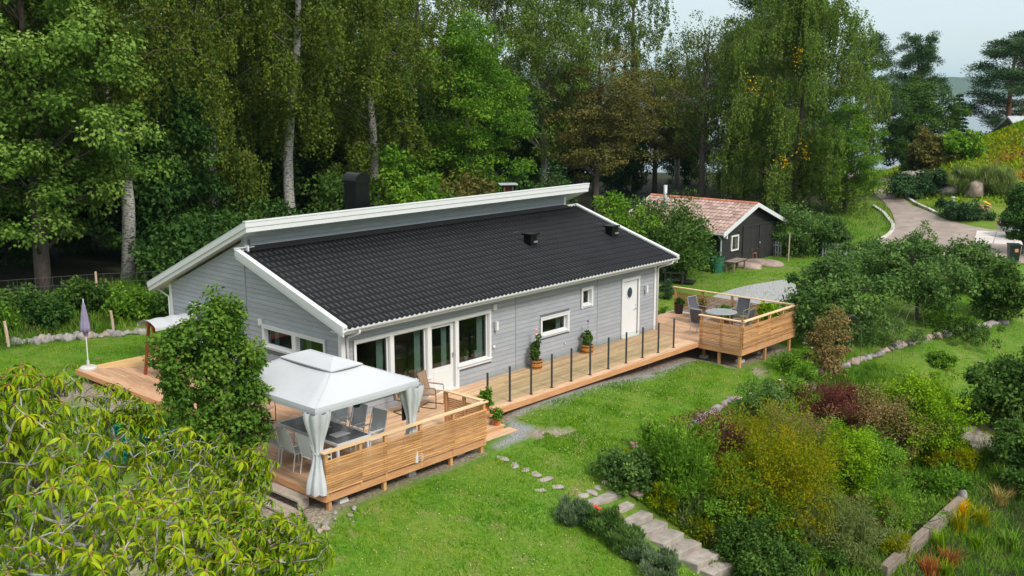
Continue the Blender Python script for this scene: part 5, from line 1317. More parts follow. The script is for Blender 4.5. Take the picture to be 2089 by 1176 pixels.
def make_pine(seed, H=18., spread=3.6, base=.45, ncl=120, per=170, mat='lf_pine'):
    rg = np.random.default_rng(seed); m = MB(); ph = rg.uniform(0, 6.28, 2)
    def tr(t): return np.array([.4*math.sin(t*3+ph[0])*t, .3*math.sin(t*2.6+ph[1])*t, H*.96*t])
    m.tube([tr(t)-np.array([0, 0, .4 if t == 0 else 0]) for t in np.linspace(0, 1, 10)], [.26*(1-t)**.7+.03 for t in np.linspace(0, 1, 10)], 8)
    C_ = []; Rr = []
    nlim = 34
    for i in range(nlim):
        t = base+(1-base)*(i+.5)/nlim; az = i*2.4+rg.uniform(-.5, .5); k = (t-base)/(1-base); ln = spread*(1-.62*k**1.6)*rg.uniform(.55, 1.1); p0 = tr(t)
        e = p0+np.array([math.cos(az)*ln, math.sin(az)*ln, ln*rg.uniform(-.12, .55)]); m.tube(curve_pts(p0, e, (0, 0, -.15), 4), [.06*(1-k*.6), .045, .03, .012], 5, cap=False)
        for j in range(max(2, ncl//nlim)):
            q_ = rg.uniform(.45, 1.05); C_.append(p0+(e-p0)*q_+rg.normal(size=3)*np.array([.42, .42, .34])+np.array([0, 0, .12])); Rr.append(rg.uniform(.5, 1.0))
    C_ = np.array(C_); p, d, ci = clumps(rg, C_, np.array(Rr), per, .62, .6)
    ax = unit(d*.9+rdir(rg, len(p))*.6+np.array([0, 0, .5])); nr = unit(rdir(rg, len(p)))
    cv = rg.random(len(C_)); cm = leaf_mesh('crown', p, ax, nr, rg.uniform(.18, .32, len(p)), rg.uniform(.05, .085, len(p)), cv[ci]*.55+rg.random(len(p))*.45, mat)
    return bark_mesh('trunk', m, 'bark_pine'), cm
def make_spruce(seed, H=16., spread=2.6, base=.06, levels=34, mat='lf_spruce'):
    rg = np.random.default_rng(seed); m = MB()
    m.tube([(0, 0, -.4), (0, 0, H*.5), (0, 0, H)], [.24, .13, .02], 8); P = []; A = []; V_ = []
    for i in range(levels):
        t = base+(1-base)*i/levels; z = H*t; ln = spread*(1-t)**.85+.12; nb = 9
        for b in range(nb):
            az = 2*math.pi*b/nb+i*.7+rg.uniform(-.2, .2); l2 = ln*rg.uniform(.75, 1.1); dr = np.array([math.cos(az), math.sin(az), 0]); n = int(22+60*l2/spread)
            q_ = rg.random(n)**.8; sd_ = np.array([-dr[1], dr[0], 0]); side = rg.uniform(-1, 1, n)*.32*l2*(1-q_*.6)
            p = np.array([0, 0, z])+np.outer(q_*l2, dr)+np.outer(side, sd_)+np.outer(-.28*l2*q_+.18*l2*q_**2, np.array([0, 0, 1]))+rg.normal(size=(n, 3))*.05
            P.append(p); A.append(unit(dr+np.outer(side, sd_)*.8+np.array([0, 0, -.55])+rdir(rg, n)*.35)); V_.append(np.full(n, rg.random()))
    P = np.concatenate(P); A = np.concatenate(A); V_ = np.concatenate(V_); n = len(P)
    cm = leaf_mesh('crown', P, A, unit(rdir(rg, n)*.6+np.array([0, 0, 1.])), rg.uniform(.25, .42, n), rg.uniform(.08, .14, n), V_*.6+rg.random(n)*.4, mat)
    return bark_mesh('trunk', m, 'bark_dark'), cm
def make_shrub(seed, rx, ry, rz, ncl, per, leaf, mat, crad=.3, droop=.2, stems=9, stem_mat='twig', zc=.5, shape='dome', up=0., flat=.8):
    rg = np.random.default_rng(seed); C_ = []; ph = rg.uniform(0, 6.28, 3)
    while len(C_) < ncl:
        d = rdir(rg, 1)[0]; k = rg.random()**.36 if rg.random() > .2 else rg.uniform(.95, 1.30)
        lob = 1+.16*math.sin(3*math.atan2(d[1], d[0])+ph[0])+.14*math.sin(4*d[2]*2+ph[1]+2*math.atan2(d[1], d[0]))
        z = rz*(zc+d[2]*(1-zc)*k*(1 if d[2] > 0 else zc/(1-zc)))
        C_.append((d[0]*rx*k*lob, d[1]*ry*k*lob, max(.06, z*(.92+.16*rg.random()))))
    C_ = np.array(C_); m = MB()
    for i in rg.choice(ncl, min(stems, ncl), replace=False):
        c = C_[i]; m.tube(curve_pts((c[0]*.12, c[1]*.12, -.1), c, (c[0]*.1, c[1]*.1, 0), 4), [.022, .017, .012, .005], 5, cap=False)
    p, d, ci = clumps(rg, C_, rg.uniform(.45, 1.25, ncl)*crad, per, flat)
    p[:, 2] = np.maximum(p[:, 2], .02)
    ax = unit(d*.8+rdir(rg, len(p))*.7+np.array([0, 0, up-droop])); nr = unit(rdir(rg, len(p))*.7+np.array([0, 0, .9])); cv = rg.random(ncl)
    cm = leaf_mesh('foliage', p, ax, nr, leaf[0]*(.7+.6*rg.random(len(p))), leaf[1]*(.7+.6*rg.random(len(p))), cv[ci]*.5+rg.random(len(p))*.5, mat)
    return bark_mesh('stems', m, stem_mat), cm
def plant(name, label, cat, meshes, loc, rz=0, sc=(1, 1, 1), group=None, names=('trunk', 'crown', 'limbs')):
    r_ = empty(name, loc, rz); r_.scale = sc if hasattr(sc, '__len__') else (sc,)*3; tag(r_, label, cat, group)
    for nm, me in zip(names, meshes): link(nm, me, r_)
    return r_
SH = ('stems', 'foliage')
# ---- tree kinds
birch_a = make_birch(11, 19, 4.3, .16, 50, 40, 30, 'lf_birch', 1.0)
birch_b = make_birch(12, 20, 4.6, .12, 54, 42, 30, 'lf_birch', 1.25)
birch_g = make_birch(13, 17, 5.0, .03, 76, 48, 30, 'lf_birch_green', 1.2, bark='bark_dark')
birch_c = make_birch(15, 20, 4.2, .36, 44, 42, 30, 'lf_birch', 1.15, wig=2.2)
birch_s = make_birch(14, 18, 3.6, .26, 36, 26, 26, 'lf_birch_green', .9, bark='bark_dark')
maple = make_broad(21, 17, 4.4, .16, 290, 230, 'lf_maple', (.165, .13), 'bark_dark', (.5, 1.1), .6, .7)
green_a = make_broad(22, 15, 3.6, .10, 220, 170, 'lf_green', (.19, .12))
green_c = make_broad(29, 15, 3.6, .10, 220, 190, 'lf_bed', (.17, .11))
green_b = make_broad(23, 16, 4.2, .26, 170, 150, 'lf_birch_green', (.18, .12), crad=(.5, 1.2), bark='bark_birch')
brown_a = make_broad(24, 14, 4.0, .24, 190, 150, 'lf_brown', (.17, .11))
sparse = make_broad(25, 15, 3.8, .30, 110, 60, 'lf_birch', (.18, .12), crad=(.5, 1.2))
dark_a = make_broad(26, 11, 3.8, .03, 210, 150, 'lf_dark', (.24, .16))
oak = make_broad(27, 11, 4.8, .05, 230, 150, 'lf_green', (.24, .17))
pine_a = make_pine(31, 18, 4.0, .40, 204, 170)
pine_b = make_pine(32, 18, 4.2, .12, 306, 170)
spruce_a = make_spruce(33, 17, 3.0)
spruce_b = make_spruce(34, 8, 2.0, .05, 20)
def at_u(u, dist): p = atd(u, 600, dist); return (p[0], p[1], gz(p[0], p[1])-.05)
FG = 'trees of the wood behind the house'
TREES = [  # kind, u, distance, scale, turn, label
 ('maple', maple, 90, 48.5, (1.10, 1.10, 1.0), 1.0, 'large bright leafy tree filling the upper left corner'),
 ('birch', birch_c, 262, 51, (1.0, 1.0, 1.0), 2.2, 'tall birch with pale curved trunk left of the gable'),
 ('birch', birch_c, 605, 60, (1.05, 1.05, 1.05), 4.6, 'weeping birch with pale leaning trunk above the chimney'),
 ('birch', birch_b, 450, 60, (.9, .9, .95), 3.3, 'yellowish weeping birch between the two pale birch trunks'),
 ('birch', birch_a, 770, 66, (1.05, 1.05, .95), 4.4, 'olive weeping birch just right of the chimney'),
 ('leafy_tree', green_c, 950, 66, (1.08, 1.08, .95), .3, 'rounded mid green tree standing behind the middle of the ridge'),
 ('birch', birch_s, 860, 78, (1.2, 1.2, 1.1), 1.3, 'thin dull green birch behind the rounded tree at mid ridge'),
 ('aspen', green_b, 1108, 80, (1.0, 1.0, 1.15), 2.0, 'tall dark aspen with mottled straight trunk right of the rounded tree'),
 ('leafy_tree', brown_a, 1212, 80, (1.1, 1.1, .88), .9, 'brownish green tree with straight brown trunk beyond the ridge end'),
 ('birch', birch_s, 1290, 96, (1.1, 1.1, 1.15), 2.9, 'thin pale birch top seen against the sky gap'),
 ('leafy_tree', sparse, 1425, 84, (1.0, 1.0, 1.0), 1.7, 'sparse half bare tree with visible branches behind the shed'),
 ('leafy_tree', green_b, 1375, 100, (.95, .95, .84), 5.0, 'mid green tree filling the gap behind the sparse tree'),
 ('leafy_tree', sparse, 1480, 94, (.95, .95, 1.02), .4, 'thin leafy tree just left of the huge birch'),
 ('leafy_tree', brown_a, 1330, 92, (.9, .9, .8), 3.9, 'low brownish tree behind the red shed roof'),
 ('pine', pine_a, 1560, 92, (1.15, 1.15, 1.15), .5, 'tall pine with reddish trunk rising behind the big birch'),
 ('birch', birch_g, 1610, 80, (.90, .90, 1.0), 5.1, 'huge weeping green birch right of the shed'),
 ('birch', birch_g, 1510, 88, (.72, .72, .85), 2.1, 'smaller weeping birch left of the huge green birch'),
 ('leafy_tree', green_c, 1712, 80, (.72, .72, .55), 4.0, 'low dense green tree at the drive side of the huge birch'),
 ('pine', pine_a, 1748, 112, (.8, .8, .78), 2.6, 'pine crown peeping out right of the huge birch'),
 ('pine', pine_b, 1838, 128, (.95, .95, .84), 1.1, 'upright pine rising over the dark oak beside the lake view'),
 ('oak', oak, 1832, 122, (.98, .98, .90), .2, 'dark round oak below the upright pine by the drive'),
 ('spruce', spruce_b, 1926, 135, (1.0, 1.0, 1.15), 0, 'small pointed spruce standing before the lake'),
 ('pine', pine_b, 2030, 128, (1.45, 1.45, .84), 3.0, 'broad dark pine at the right with the lake behind it'),
]
for nm, me, u, dist, sc, rz, lb in TREES: plant(nm+'_tree' if not nm.endswith('tree') else nm, lb, 'tree', me, at_u(u, dist), rz, sc, FG)
# reddish pine crown part right
rg = np.random.default_rng(77); pb_ = make_pine(35, 18, 3.4, .62, 70, 150, 'lf_pine_brown'); plant('pine_tree', 'pine with rusty brown top at the far right edge', 'tree', pb_, at_u(2078, 134), 1.0, (.9, .9, .86), FG)
# deep wood: dark trees of the second row, nothing tells them apart
deep = [(20, 60, dark_a, 1.1), (175, 62, dark_a, 1.1), (330, 57, dark_a, .95), (400, 66, spruce_a, 1.0), (480, 68, dark_a, 1.2), (550, 72, spruce_a, .95), (340, 74, spruce_a, 1.1), (140, 76, spruce_a, 1.15), (640, 74, dark_a, 1.1), (700, 80, spruce_a, 1.0),
        (800, 84, spruce_a, .9), (880, 76, dark_a, 1.0), (1000, 84, dark_a, 1.05), (1060, 90, dark_a, .8), (1160, 96, dark_a, .8), (1260, 92, dark_a, .7), (-60, 56, dark_a, 1.2), (30, 74, spruce_a, 1.1), (240, 84, spruce_a, 1.1),
        (1540, 98, dark_a, .75), (1640, 92, dark_a, .7), (1390, 104, dark_a, .6), (560, 90, dark_a, 1.4), (760, 98, dark_a, 1.3), (940, 100, spruce_a, .95)]
def near_tree(u, dist):
    t = min(TREES, key=lambda t: abs(t[2]-u)); d = u-t[2]
    return ('straight behind' if abs(d) < 25 else 'behind and left of' if d < 0 else 'behind and right of'), short(t[6])
for i, (u, dist, me, s) in enumerate(deep):
    sp = me is spruce_a
    plant('spruce_tree' if sp else 'dark_tree', 'dark %s deep in the wood %s the %s' % ('spruce' if sp else 'leafy tree', *near_tree(u, dist)), 'tree', me, at_u(u, dist), i*1.7, (s, s, s*(1+.1*math.sin(i))), 'dark trees deep in the wood')
# distant filling behind the left half so that only small gaps of sky remain
far = [(-30, 66, birch_a), (180, 70, birch_b), (360, 72, birch_s), (520, 80, birch_a), (690, 88, birch_b), (820, 96, green_b), (1010, 98, birch_a), (60, 84, birch_b), (1180, 112, birch_s)]
for i, (u, dist, me) in enumerate(far): plant('birch_tree', 'birch of the back row %s the %s' % near_tree(u, dist), 'tree', me, at_u(u, dist), 2.1*i+.5, (1.15, 1.15, 1.15), 'birches of the back row')
# yellow sprays in the huge birch
yv = []
for i, (u, v_) in enumerate(((1628, 112), (1724, 155), (1600, 330), (1640, 310), (1535, 170), (1580, 195), (1595, 260))):
    p = atd(u, v_, 77.5); rg = np.random.default_rng(900+i); n = 42
    q_ = p+rg.normal(size=(n, 3))*np.array([.28, .28, .45]); yv.append(q_)
q_ = np.concatenate(yv); rg = np.random.default_rng(901)
bt_ = [o for o in bpy.data.objects if o.get('label', '').startswith('huge weeping')][0]
ym = leaf_mesh('yellow_leaves', q_, unit(rdir(rg, len(q_))+np.array([0, 0, -.7])), rdir(rg, len(q_)), .16, .12, rg.random(len(q_)), 'lf_yellow')
yo = link('yellow_leaves', ym, bt_); bpy.context.view_layer.update(); yo.matrix_parent_inverse = bt_.matrix_world.inverted()

# ---- shrubs
def px_shrub(label, u, v, wpx, hpx, kind, mat, leaf, ncl=70, per=90, crad=None, name='shrub', cat='shrub', seed=0, group=None, depth=1.0, **kw):
    """base pixel (u, v), width and height in pixels of the photograph"""
    p = gp(u, v); w = px2m(p, wpx)/2; h = px2m(p, hpx)*1.02
    SHRUBS.append((u, v-hpx/2, short(label)))
    me = make_shrub(1000+seed, w*.85, w*.85*depth, h*.95, ncl, per, leaf, mat, crad or min(w, h)*.28, **kw)
    return plant(name, label, cat, me, (p[0], p[1], gz(p[0], p[1])-.03), 0, 1, group, SH), p, w, h
# lilac beside the deck
rg = np.random.default_rng(50); LC, LR = [], []
for (u, v, r_, k) in ((445, 660, 62, 26), (420, 690, 70, 28), (365, 715, 55, 22), (490, 720, 48, 18), (510, 790, 34, 12), (400, 775, 75, 28), (455, 790, 60, 20), (385, 860, 70, 26), (490, 870, 52, 20), (440, 910, 80, 26), (520, 850, 24, 8), (340, 700, 30, 8), (470, 640, 30, 8), (515, 745, 22, 6), (350, 790, 30, 10)):
    for _ in range(k):
        d = rdir(rg, 1)[0]*rg.random()**.4*r_; dep = 24.5+d[1]*.9*24.5/CF+rg.normal()*.08
        w_ = _f*CF+_r*(u+d[0]-PW/2)-_u*(v+d[2]-PH/2); LC.append(CC+w_*dep/CF); LR.append(rg.uniform(.14, .30))
LC = np.array(LC); lb_ = np.array([LC[:, 0].mean(), LC[:, 1].mean()]); lz = gz(*lb_); off_ = np.array([*lb_, lz]); LC = LC-off_; LC[:, 2] = np.maximum(LC[:, 2], .15)
m = MB()
for i in rg.choice(len(LC), 46, replace=False):
    c = LC[i]; b0 = np.array([c[0]*.22, c[1]*.22, -.1]); m.tube(curve_pts(b0, c, (c[0]*.12, c[1]*.12, .1), 5), [.035, .026, .018, .010, .004], 5, cap=False)
lil = plant('lilac_bush', 'tall leafy green bush growing beside the deck before the gable', 'bush', (bark_mesh('stems', m, 'bark_dark'), foliage('foliage', rg, LC, np.array(LR), 78, .105, .08, 'lf_lilac', .35, .8, .8)), tuple(off_), 0, 1, None, SH)
S = px_shrub
S('teal leaved shrub with white blossoms under the foreground tree', 300, 925, 190, 80, 0, 'lf_teal', (.10, .07), 60, 90, seed=1)
S('bright green young maple bush behind the ridge right of the chimney', 830, 520, 150, 180, 0, 'lf_bed', (.2, .15), 60, 100, seed=2) if False else None
q = at_u(835, 58); plant('bush', 'bright green bush behind the ridge right of the chimney', 'bush', make_shrub(60, 2.2, 2.0, 5.2, 90, 130, (.22, .16), 'lf_bed', .7), q, 0, 1, None, SH)
for i, (u, d_, h, lb) in enumerate(((720, 57, 4.6, 'dark bush behind the chimney foot'), (960, 60, 4.2, 'low dull bush behind the middle of the ridge'), (560, 53, 3.6, 'dark bush behind the left end of the high roof'), (1090, 66, 4.0, 'low dark bush behind the far end of the ridge'), (400, 49, 3.0, 'shaded bush left behind the gable roof'))):
    plant('bush', lb, 'bush', make_shrub(61+i, 2.4, 2.2, h, 80, 110, (.22, .15), ('lf_green', 'lf_brown', 'lf_dark', 'lf_dark', 'lf_dark')[i], .75), at_u(u, d_), i, 1, None, SH)
# bank vegetation left behind the fence
for i in range(16):
    x = -8.5+1.25*i+rnd.uniform(-.4, .4); y = 20.2-.33*(x+5)+rnd.uniform(-1.2, .9)
    if x > 8.2: continue
    me = make_shrub(80+i, rnd.uniform(.8, 1.2), rnd.uniform(.7, 1.0), rnd.uniform(.9, 1.7), 40, 80, (.16, .10), ('lf_green', 'lf_bed', 'lf_green', 'lf_dark')[i % 4], .35)
    plant('weed_bush', '%s weedy green bush from the left on the bank behind the stones' % nth(i), 'bush', me, (x, y, gz(x, y)-.05), i, 1, 'weedy bushes on the bank', SH)
# around the shed
S('broad leafy bush between the house roof and the shed', 1345, 560, 235, 150, 0, 'lf_green', (.15, .10), 150, 130, seed=3)
S('tall pale green bush right behind the house gable end', 1255, 575, 130, 165, 0, 'lf_bed', (.15, .10), 90, 110, seed=4)
S('dark bush against the right wall of the shed', 1620, 520, 130, 95, 0, 'lf_apple', (.15, .09), 80, 100, seed=5)
S('grey green bush between the bins and the drive', 1690, 520, 90, 75, 0, 'lf_apple', (.15, .09), 60, 90, seed=6)
S('small round dark shrub beside the house corner near the path', 1358, 610, 40, 38, 0, 'lf_juniper', (.07, .03), 40, 90, seed=7)
S('tiny bush at the foot of the house corner', 1352, 652, 24, 24, 0, 'lf_bed', (.06, .04), 20, 60, seed=8)
# orchard
def apple(label, u, vbase, wpx, hpx, seed, mat='lf_apple', base=.18):
    p = gp(u, vbase); w = px2m(p, wpx)/2; h = px2m(p, hpx)
    me = make_broad(seed, h, w*.92, base, 100, 120, mat, (.15, .10), 'bark_dark', (.20, .62), .5, .3)
    plant('apple_tree', label, 'tree', me, (p[0], p[1], gz(p[0], p[1])-.05), seed, 1, 'garden trees right of the house', ('trunk', 'crown'))
apple('dense round apple tree right beside the far raised deck', 1692, 702, 205, 190, 401, base=.10)
apple('wide apple tree with dark slanting trunk behind the flower bed', 1868, 652, 235, 160, 402, base=.34)
apple('young garden tree at the right beyond the long bed', 2035, 652, 105, 115, 403, 'lf_green')
apple('bushy tree in front of the drive, its top over the gravel', 1770, 575, 190, 82, 404, base=.05)
apple('bushy tree at the right end before the drive and the bin', 1985, 590, 150, 95, 405, base=.10)
apple('dark leafy tree at the right edge hiding the car', 2085, 520, 95, 135, 406, 'lf_dark', .25)
S('bright pointed shrub top beside the drive', 1880, 555, 80, 92, 0, 'lf_apple', (.12, .08), 50, 80, seed=9)
# rose arch climber
p = gp(1690, 765); me = make_shrub(410, .75, .5, 2.3, 70, 90, (.09, .06), 'lf_rosy', .28, .5); plant('climber', 'brownish climbing plant hanging over the garden arch', 'climber', me, (p[0], p[1], gz(p[0], p[1])), 0, 1, None, SH)
# garden bed shrubs
S('willow leaved green shrub in the bed above the stone steps', 1392, 1035, 160, 170, 0, 'lf_bed', (.11, .035), 130, 110, seed=20, up=.9, droop=0)
S('maroon barberry bush behind the willow leaved shrub', 1445, 955, 165, 115, 0, 'lf_maroon', (.05, .035), 120, 130, seed=21)
S('large golden yellow spirea bush in the middle of the bed', 1570, 1085, 270, 245, 0, 'lf_gold', (.07, .03), 220, 150, seed=22, up=.4)
S('dull golden bush behind the large golden spirea', 1600, 960, 230, 125, 0, 'lf_rosy', (.07, .03), 120, 120, seed=23, up=.4)
S('round lime green bush right of the golden spirea', 1712, 1025, 185, 165, 0, 'lf_lime', (.06, .05), 170, 130, seed=24)
S('rose bush with red hips in front of the golden spirea', 1500, 1090, 185, 120, 0, 'lf_bed', (.07, .05), 110, 110, seed=25)
S('second maroon bush on the far side of the bed', 1695, 855, 185, 75, 0, 'lf_maroon', (.05, .035), 120, 110, seed=26)
S('pinkish faded spirea bush right of the lime bush', 1800, 930, 170, 130, 0, 'lf_rosy', (.07, .045), 110, 110, seed=27)
S('bright leafy bush in the right half of the bed', 1875, 925, 185, 160, 0, 'lf_lime', (.09, .06), 150, 120, seed=28)
S('green bush left of the bright leafy bush with white flowers', 1780, 985, 150, 100, 0, 'lf_bed', (.07, .05), 90, 100, seed=29)
S('large dark green bush at the right edge above the rocks', 2070, 890, 190, 165, 0, 'lf_green', (.13, .09), 160, 120, seed=30)
S('dark shrub at the lower right edge of the picture', 2075, 1000, 120, 130, 0, 'lf_green', (.12, .08), 70, 100, seed=31)
S('low green bush beside the upper stone edging', 1920, 745, 60, 26, 0, 'lf_bed', (.09, .06), 50, 80, seed=32)
S('dark green rose bush with pink blooms near the raised deck', 1555, 860, 110, 85, 0, 'lf_apple', (.07, .05), 70, 90, seed=33)
S('leafy rose bush with pale pink blooms along the lawn edge', 1600, 830, 120, 60, 0, 'lf_bed', (.07, .05), 60, 80, seed=34)
S('peony clump with pink flowers at the lawn edge of the bed', 1275, 990, 110, 70, 0, 'lf_apple', (.10, .06), 60, 80, seed=35)
S('rose clump with apricot flowers behind the peony', 1360, 935, 120, 75, 0, 'lf_bed', (.08, .05), 60, 80, seed=36)
S('low bushy plant in shadow below the rose hips', 1520, 1150, 170, 85, 0, 'lf_green', (.08, .06), 80, 90, seed=37)
S('low green plants at the bottom of the bed', 1560, 1176, 190, 75, 0, 'lf_green', (.09, .06), 80, 90, seed=38)
S('feathery dry green plant below the lime bush', 1700, 1110, 230, 95, 0, 'lf_pale', (.10, .02), 80, 100, seed=39, up=.8)
S('weedy green plant left of the timber wall', 1820, 1060, 190, 90, 0, 'lf_bed', (.09, .03), 80, 90, seed=40, up=.6)
S('small leafy shrub at the foot of the raised deck', 1645, 790, 70, 45, 0, 'lf_bed', (.08, .05), 40, 70, seed=41)
S('green bush on the bank in front of the raised deck corner', 1620, 760, 80, 50, 0, 'lf_bed', (.08, .05), 40, 70, seed=42)
S('leafy weeds along the right of the long stone row', 1960, 690, 150, 36, 0, 'lf_green', (.09, .06), 50, 70, seed=43)
S('flower bed planting beneath the wide apple tree', 1790, 700, 190, 50, 0, 'lf_apple', (.10, .04), 70, 80, seed=44)
S('flower bed planting at the right end of the long bed', 1930, 665, 130, 45, 0, 'lf_bed', (.10, .04), 50, 80, seed=45)
# mixed perennials filling the bed
fill_ = [make_shrub(1100+k, .34, .30, .50, 26, 60, lf_, mt, .15, 0, 8, up=u_) for k, (lf_, mt, u_) in enumerate((((.08, .05), 'lf_bed', .2), ((.10, .025), 'lf_pale', 1.0), ((.07, .045), 'lf_green', .1), ((.07, .03), 'lf_gold', .5), ((.06, .045), 'lf_rosy', .2), ((.09, .06), 'lf_lime', .2), ((.12, .02), 'lf_dry', 1.2)))]
rf = random.Random(99); kk = 0
for u in range(1300, 2089, 34):
    for v in range(850, 1176, 30):
        u2, v2 = u+rf.uniform(-20, 20), v+rf.uniform(-14, 14)
        if v2 < 985-.24*(u2-1230) or v2 > 955+.80*(u2-1230) or (u2 > 1840 and v2 > 1010) or rf.random() < .12: continue
        p = gp(u2, v2); k = rf.choice((0, 0, 0, 1, 2, 2, 3, 3, 4, 5, 5, 6)); s = rf.uniform(.7, 1.35); kk += 1
        su, sv, sn = min(SHRUBS, key=lambda t: (t[0]-u2)**2+(t[1]-v2)**2); rel = ('left of' if u2 < su else 'right of') if abs(u2-su) > abs(v2-sv) else ('behind' if v2 < sv else 'in front of')
        plant('perennial', 'small %s perennial %s the %s' % (('leafy green', 'pale feathery', 'dark green', 'golden', 'reddish', 'light green', 'dry straw coloured')[k], rel, sn), 'plant', fill_[k], (p[0], p[1], gz(p[0], p[1])-.03), rf.uniform(0, 6), (s, s, s*rf.uniform(.8, 1.3)), 'perennials of the shrub bed', SH)
# lavender along the steps
for i, (u, v, w, h, lb) in enumerate(((1170, 1066, 85, 58, 'silvery lavender clump at the head of the stone steps'), (1232, 1085, 90, 62, 'second silvery clump with red roses by the upper steps'), (1275, 1122, 90, 55, 'dull green clump halfway down the left of the steps'), (1300, 1140, 60, 42, 'small grey clump near the lower steps'), (1345, 1172, 85, 58, 'lowest lavender clump at the bottom edge of the picture'))):
    S(lb, u, v, w*.92, h*.78, 0, 'lf_lavender' if i in (0, 3, 4) else 'lf_apple', (.11, .02), 60, 110, seed=50+i, up=1.4, droop=0, name='lavender', cat='plant', group='clumps along the garden steps')
# beyond the drive
S('long low dark juniper beside the drive bend', 1862, 398, 110, 40, 0, 'lf_juniper', (.3, .09), 70, 80, seed=60)
S('dark juniper between the drive and the mound', 1905, 392, 60, 50, 0, 'lf_juniper', (.3, .09), 50, 80, seed=61)
S('low dark juniper nearest the parked car', 1968, 447, 95, 34, 0, 'lf_juniper', (.25, .08), 60, 80, seed=62)
S('tiny round conifer on the grass beyond the drive', 1922, 424, 20, 18, 0, 'lf_juniper', (.2, .08), 20, 50, seed=63)
S('tall feathery grass clump behind the boulder', 2030, 397, 80, 52, 0, 'lf_pale', (.5, .05), 50, 90, seed=64, up=1.5, droop=0)
S('pale grass clump left of the boulder', 1965, 395, 60, 50, 0, 'lf_pale', (.5, .05), 40, 80, seed=65, up=1.5, droop=0)
S('bluish green shrub under the oak by the drive', 1857, 350, 50, 40, 0, 'lf_apple', (.3, .1), 40, 60, seed=66)
S('purple leaved bush right of the dark oak', 1895, 345, 85, 75, 0, 'lf_brown', (.28, .18), 60, 90, seed=67)
S('green bush between the purple bush and the mound', 1950, 325, 90, 55, 0, 'lf_bed', (.28, .18), 60, 90, seed=68)
# flowers: dots on plants, each cluster its own thing
def flowers(label, spots, mat, r_=.05, lift=None, group=None):
    root = None
    for i, (u, v, d_) in enumerate(spots):
        p = atd(u, v, d_-.55)
        if root is None: root = empty('flower_heads', tuple(p)); tag(root, label, 'flowers', group); o0 = p
        rg = random.Random(int(u*7+v)); m = MB()
        if i == 0: r_ = r_*1.25
        for k in range(7):
            a = 2.4*k; rr = r_*.75*(k/7)**.5; m.lathe([(.004, 0), (r_*.5, r_*.12), (r_*.45, r_*.45), (.01, r_*.6)], 6, (rr*math.cos(a), rr*math.sin(a), r_*.2*rg.random()))
        m.build('bloom', mat, root, loc=tuple(p-o0))
def on(u, v): return float(np.hypot(*(gp(u, v)-CC)[:2]))
flowers('pink peony blooms at the lawn edge of the bed', [(1298, 915, 28.3), (1303, 925, 28.2), (1293, 908, 28.5), (1310, 940, 28)], 'pink_flower', .085)
flowers('pale pink rose blooms in the clump behind the peony', [(1352, 873, 30), (1327, 890, 29.5), (1345, 930, 29), (1360, 910, 29.3), (1331, 912, 29)], 'rose_flower', .07)
flowers('pink rose blooms near the raised deck', [(1590, 778, 35), (1570, 790, 34.5), (1600, 785, 35), (1545, 820, 33.5), (1560, 830, 33.3), (1535, 805, 34), (1615, 812, 34.5)], 'rose_flower', .085)
flowers('red roses beside the head of the stone steps', [(1212, 1035, 24.6), (1223, 1040, 24.5), (1206, 1044, 24.4), (1217, 1048, 24.3)], 'red_flower', .06)
flowers('white blossoms in the teal shrub under the foreground tree', [(290+17*i % 90, 868+11*i % 40, 26.3) for i in range(12)], 'white_flower', .05)
flowers('orange lilies in the long flower bed', [(1808, 688, 46), (1815, 692, 46), (1800, 684, 46), (1821, 689, 46.2)], 'orange_flower', .12)
flowers('white and pink phlox at the far flower bed', [(1838, 670, 47), (1850, 676, 47), (1885, 650, 49), (1893, 660, 49), (1880, 668, 48.5), (1925, 640, 50.5)], 'white_flower', .11)
flowers('single pink bloom in the long bed', [(1840, 672, 46.6), (1846, 668, 46.8)], 'pink_flower', .13)
flowers('white daisies at the foot of the raised deck', [(1642, 702, 41), (1655, 712, 41), (1650, 722, 40.5), (1636, 716, 40.8)], 'white_flower', .07)
flowers('small red rose hips in the rose bush', [(1450+23*i % 120, 985+17*i % 60, 26.3-.01*i) for i in range(14)], 'red_flower', .03)
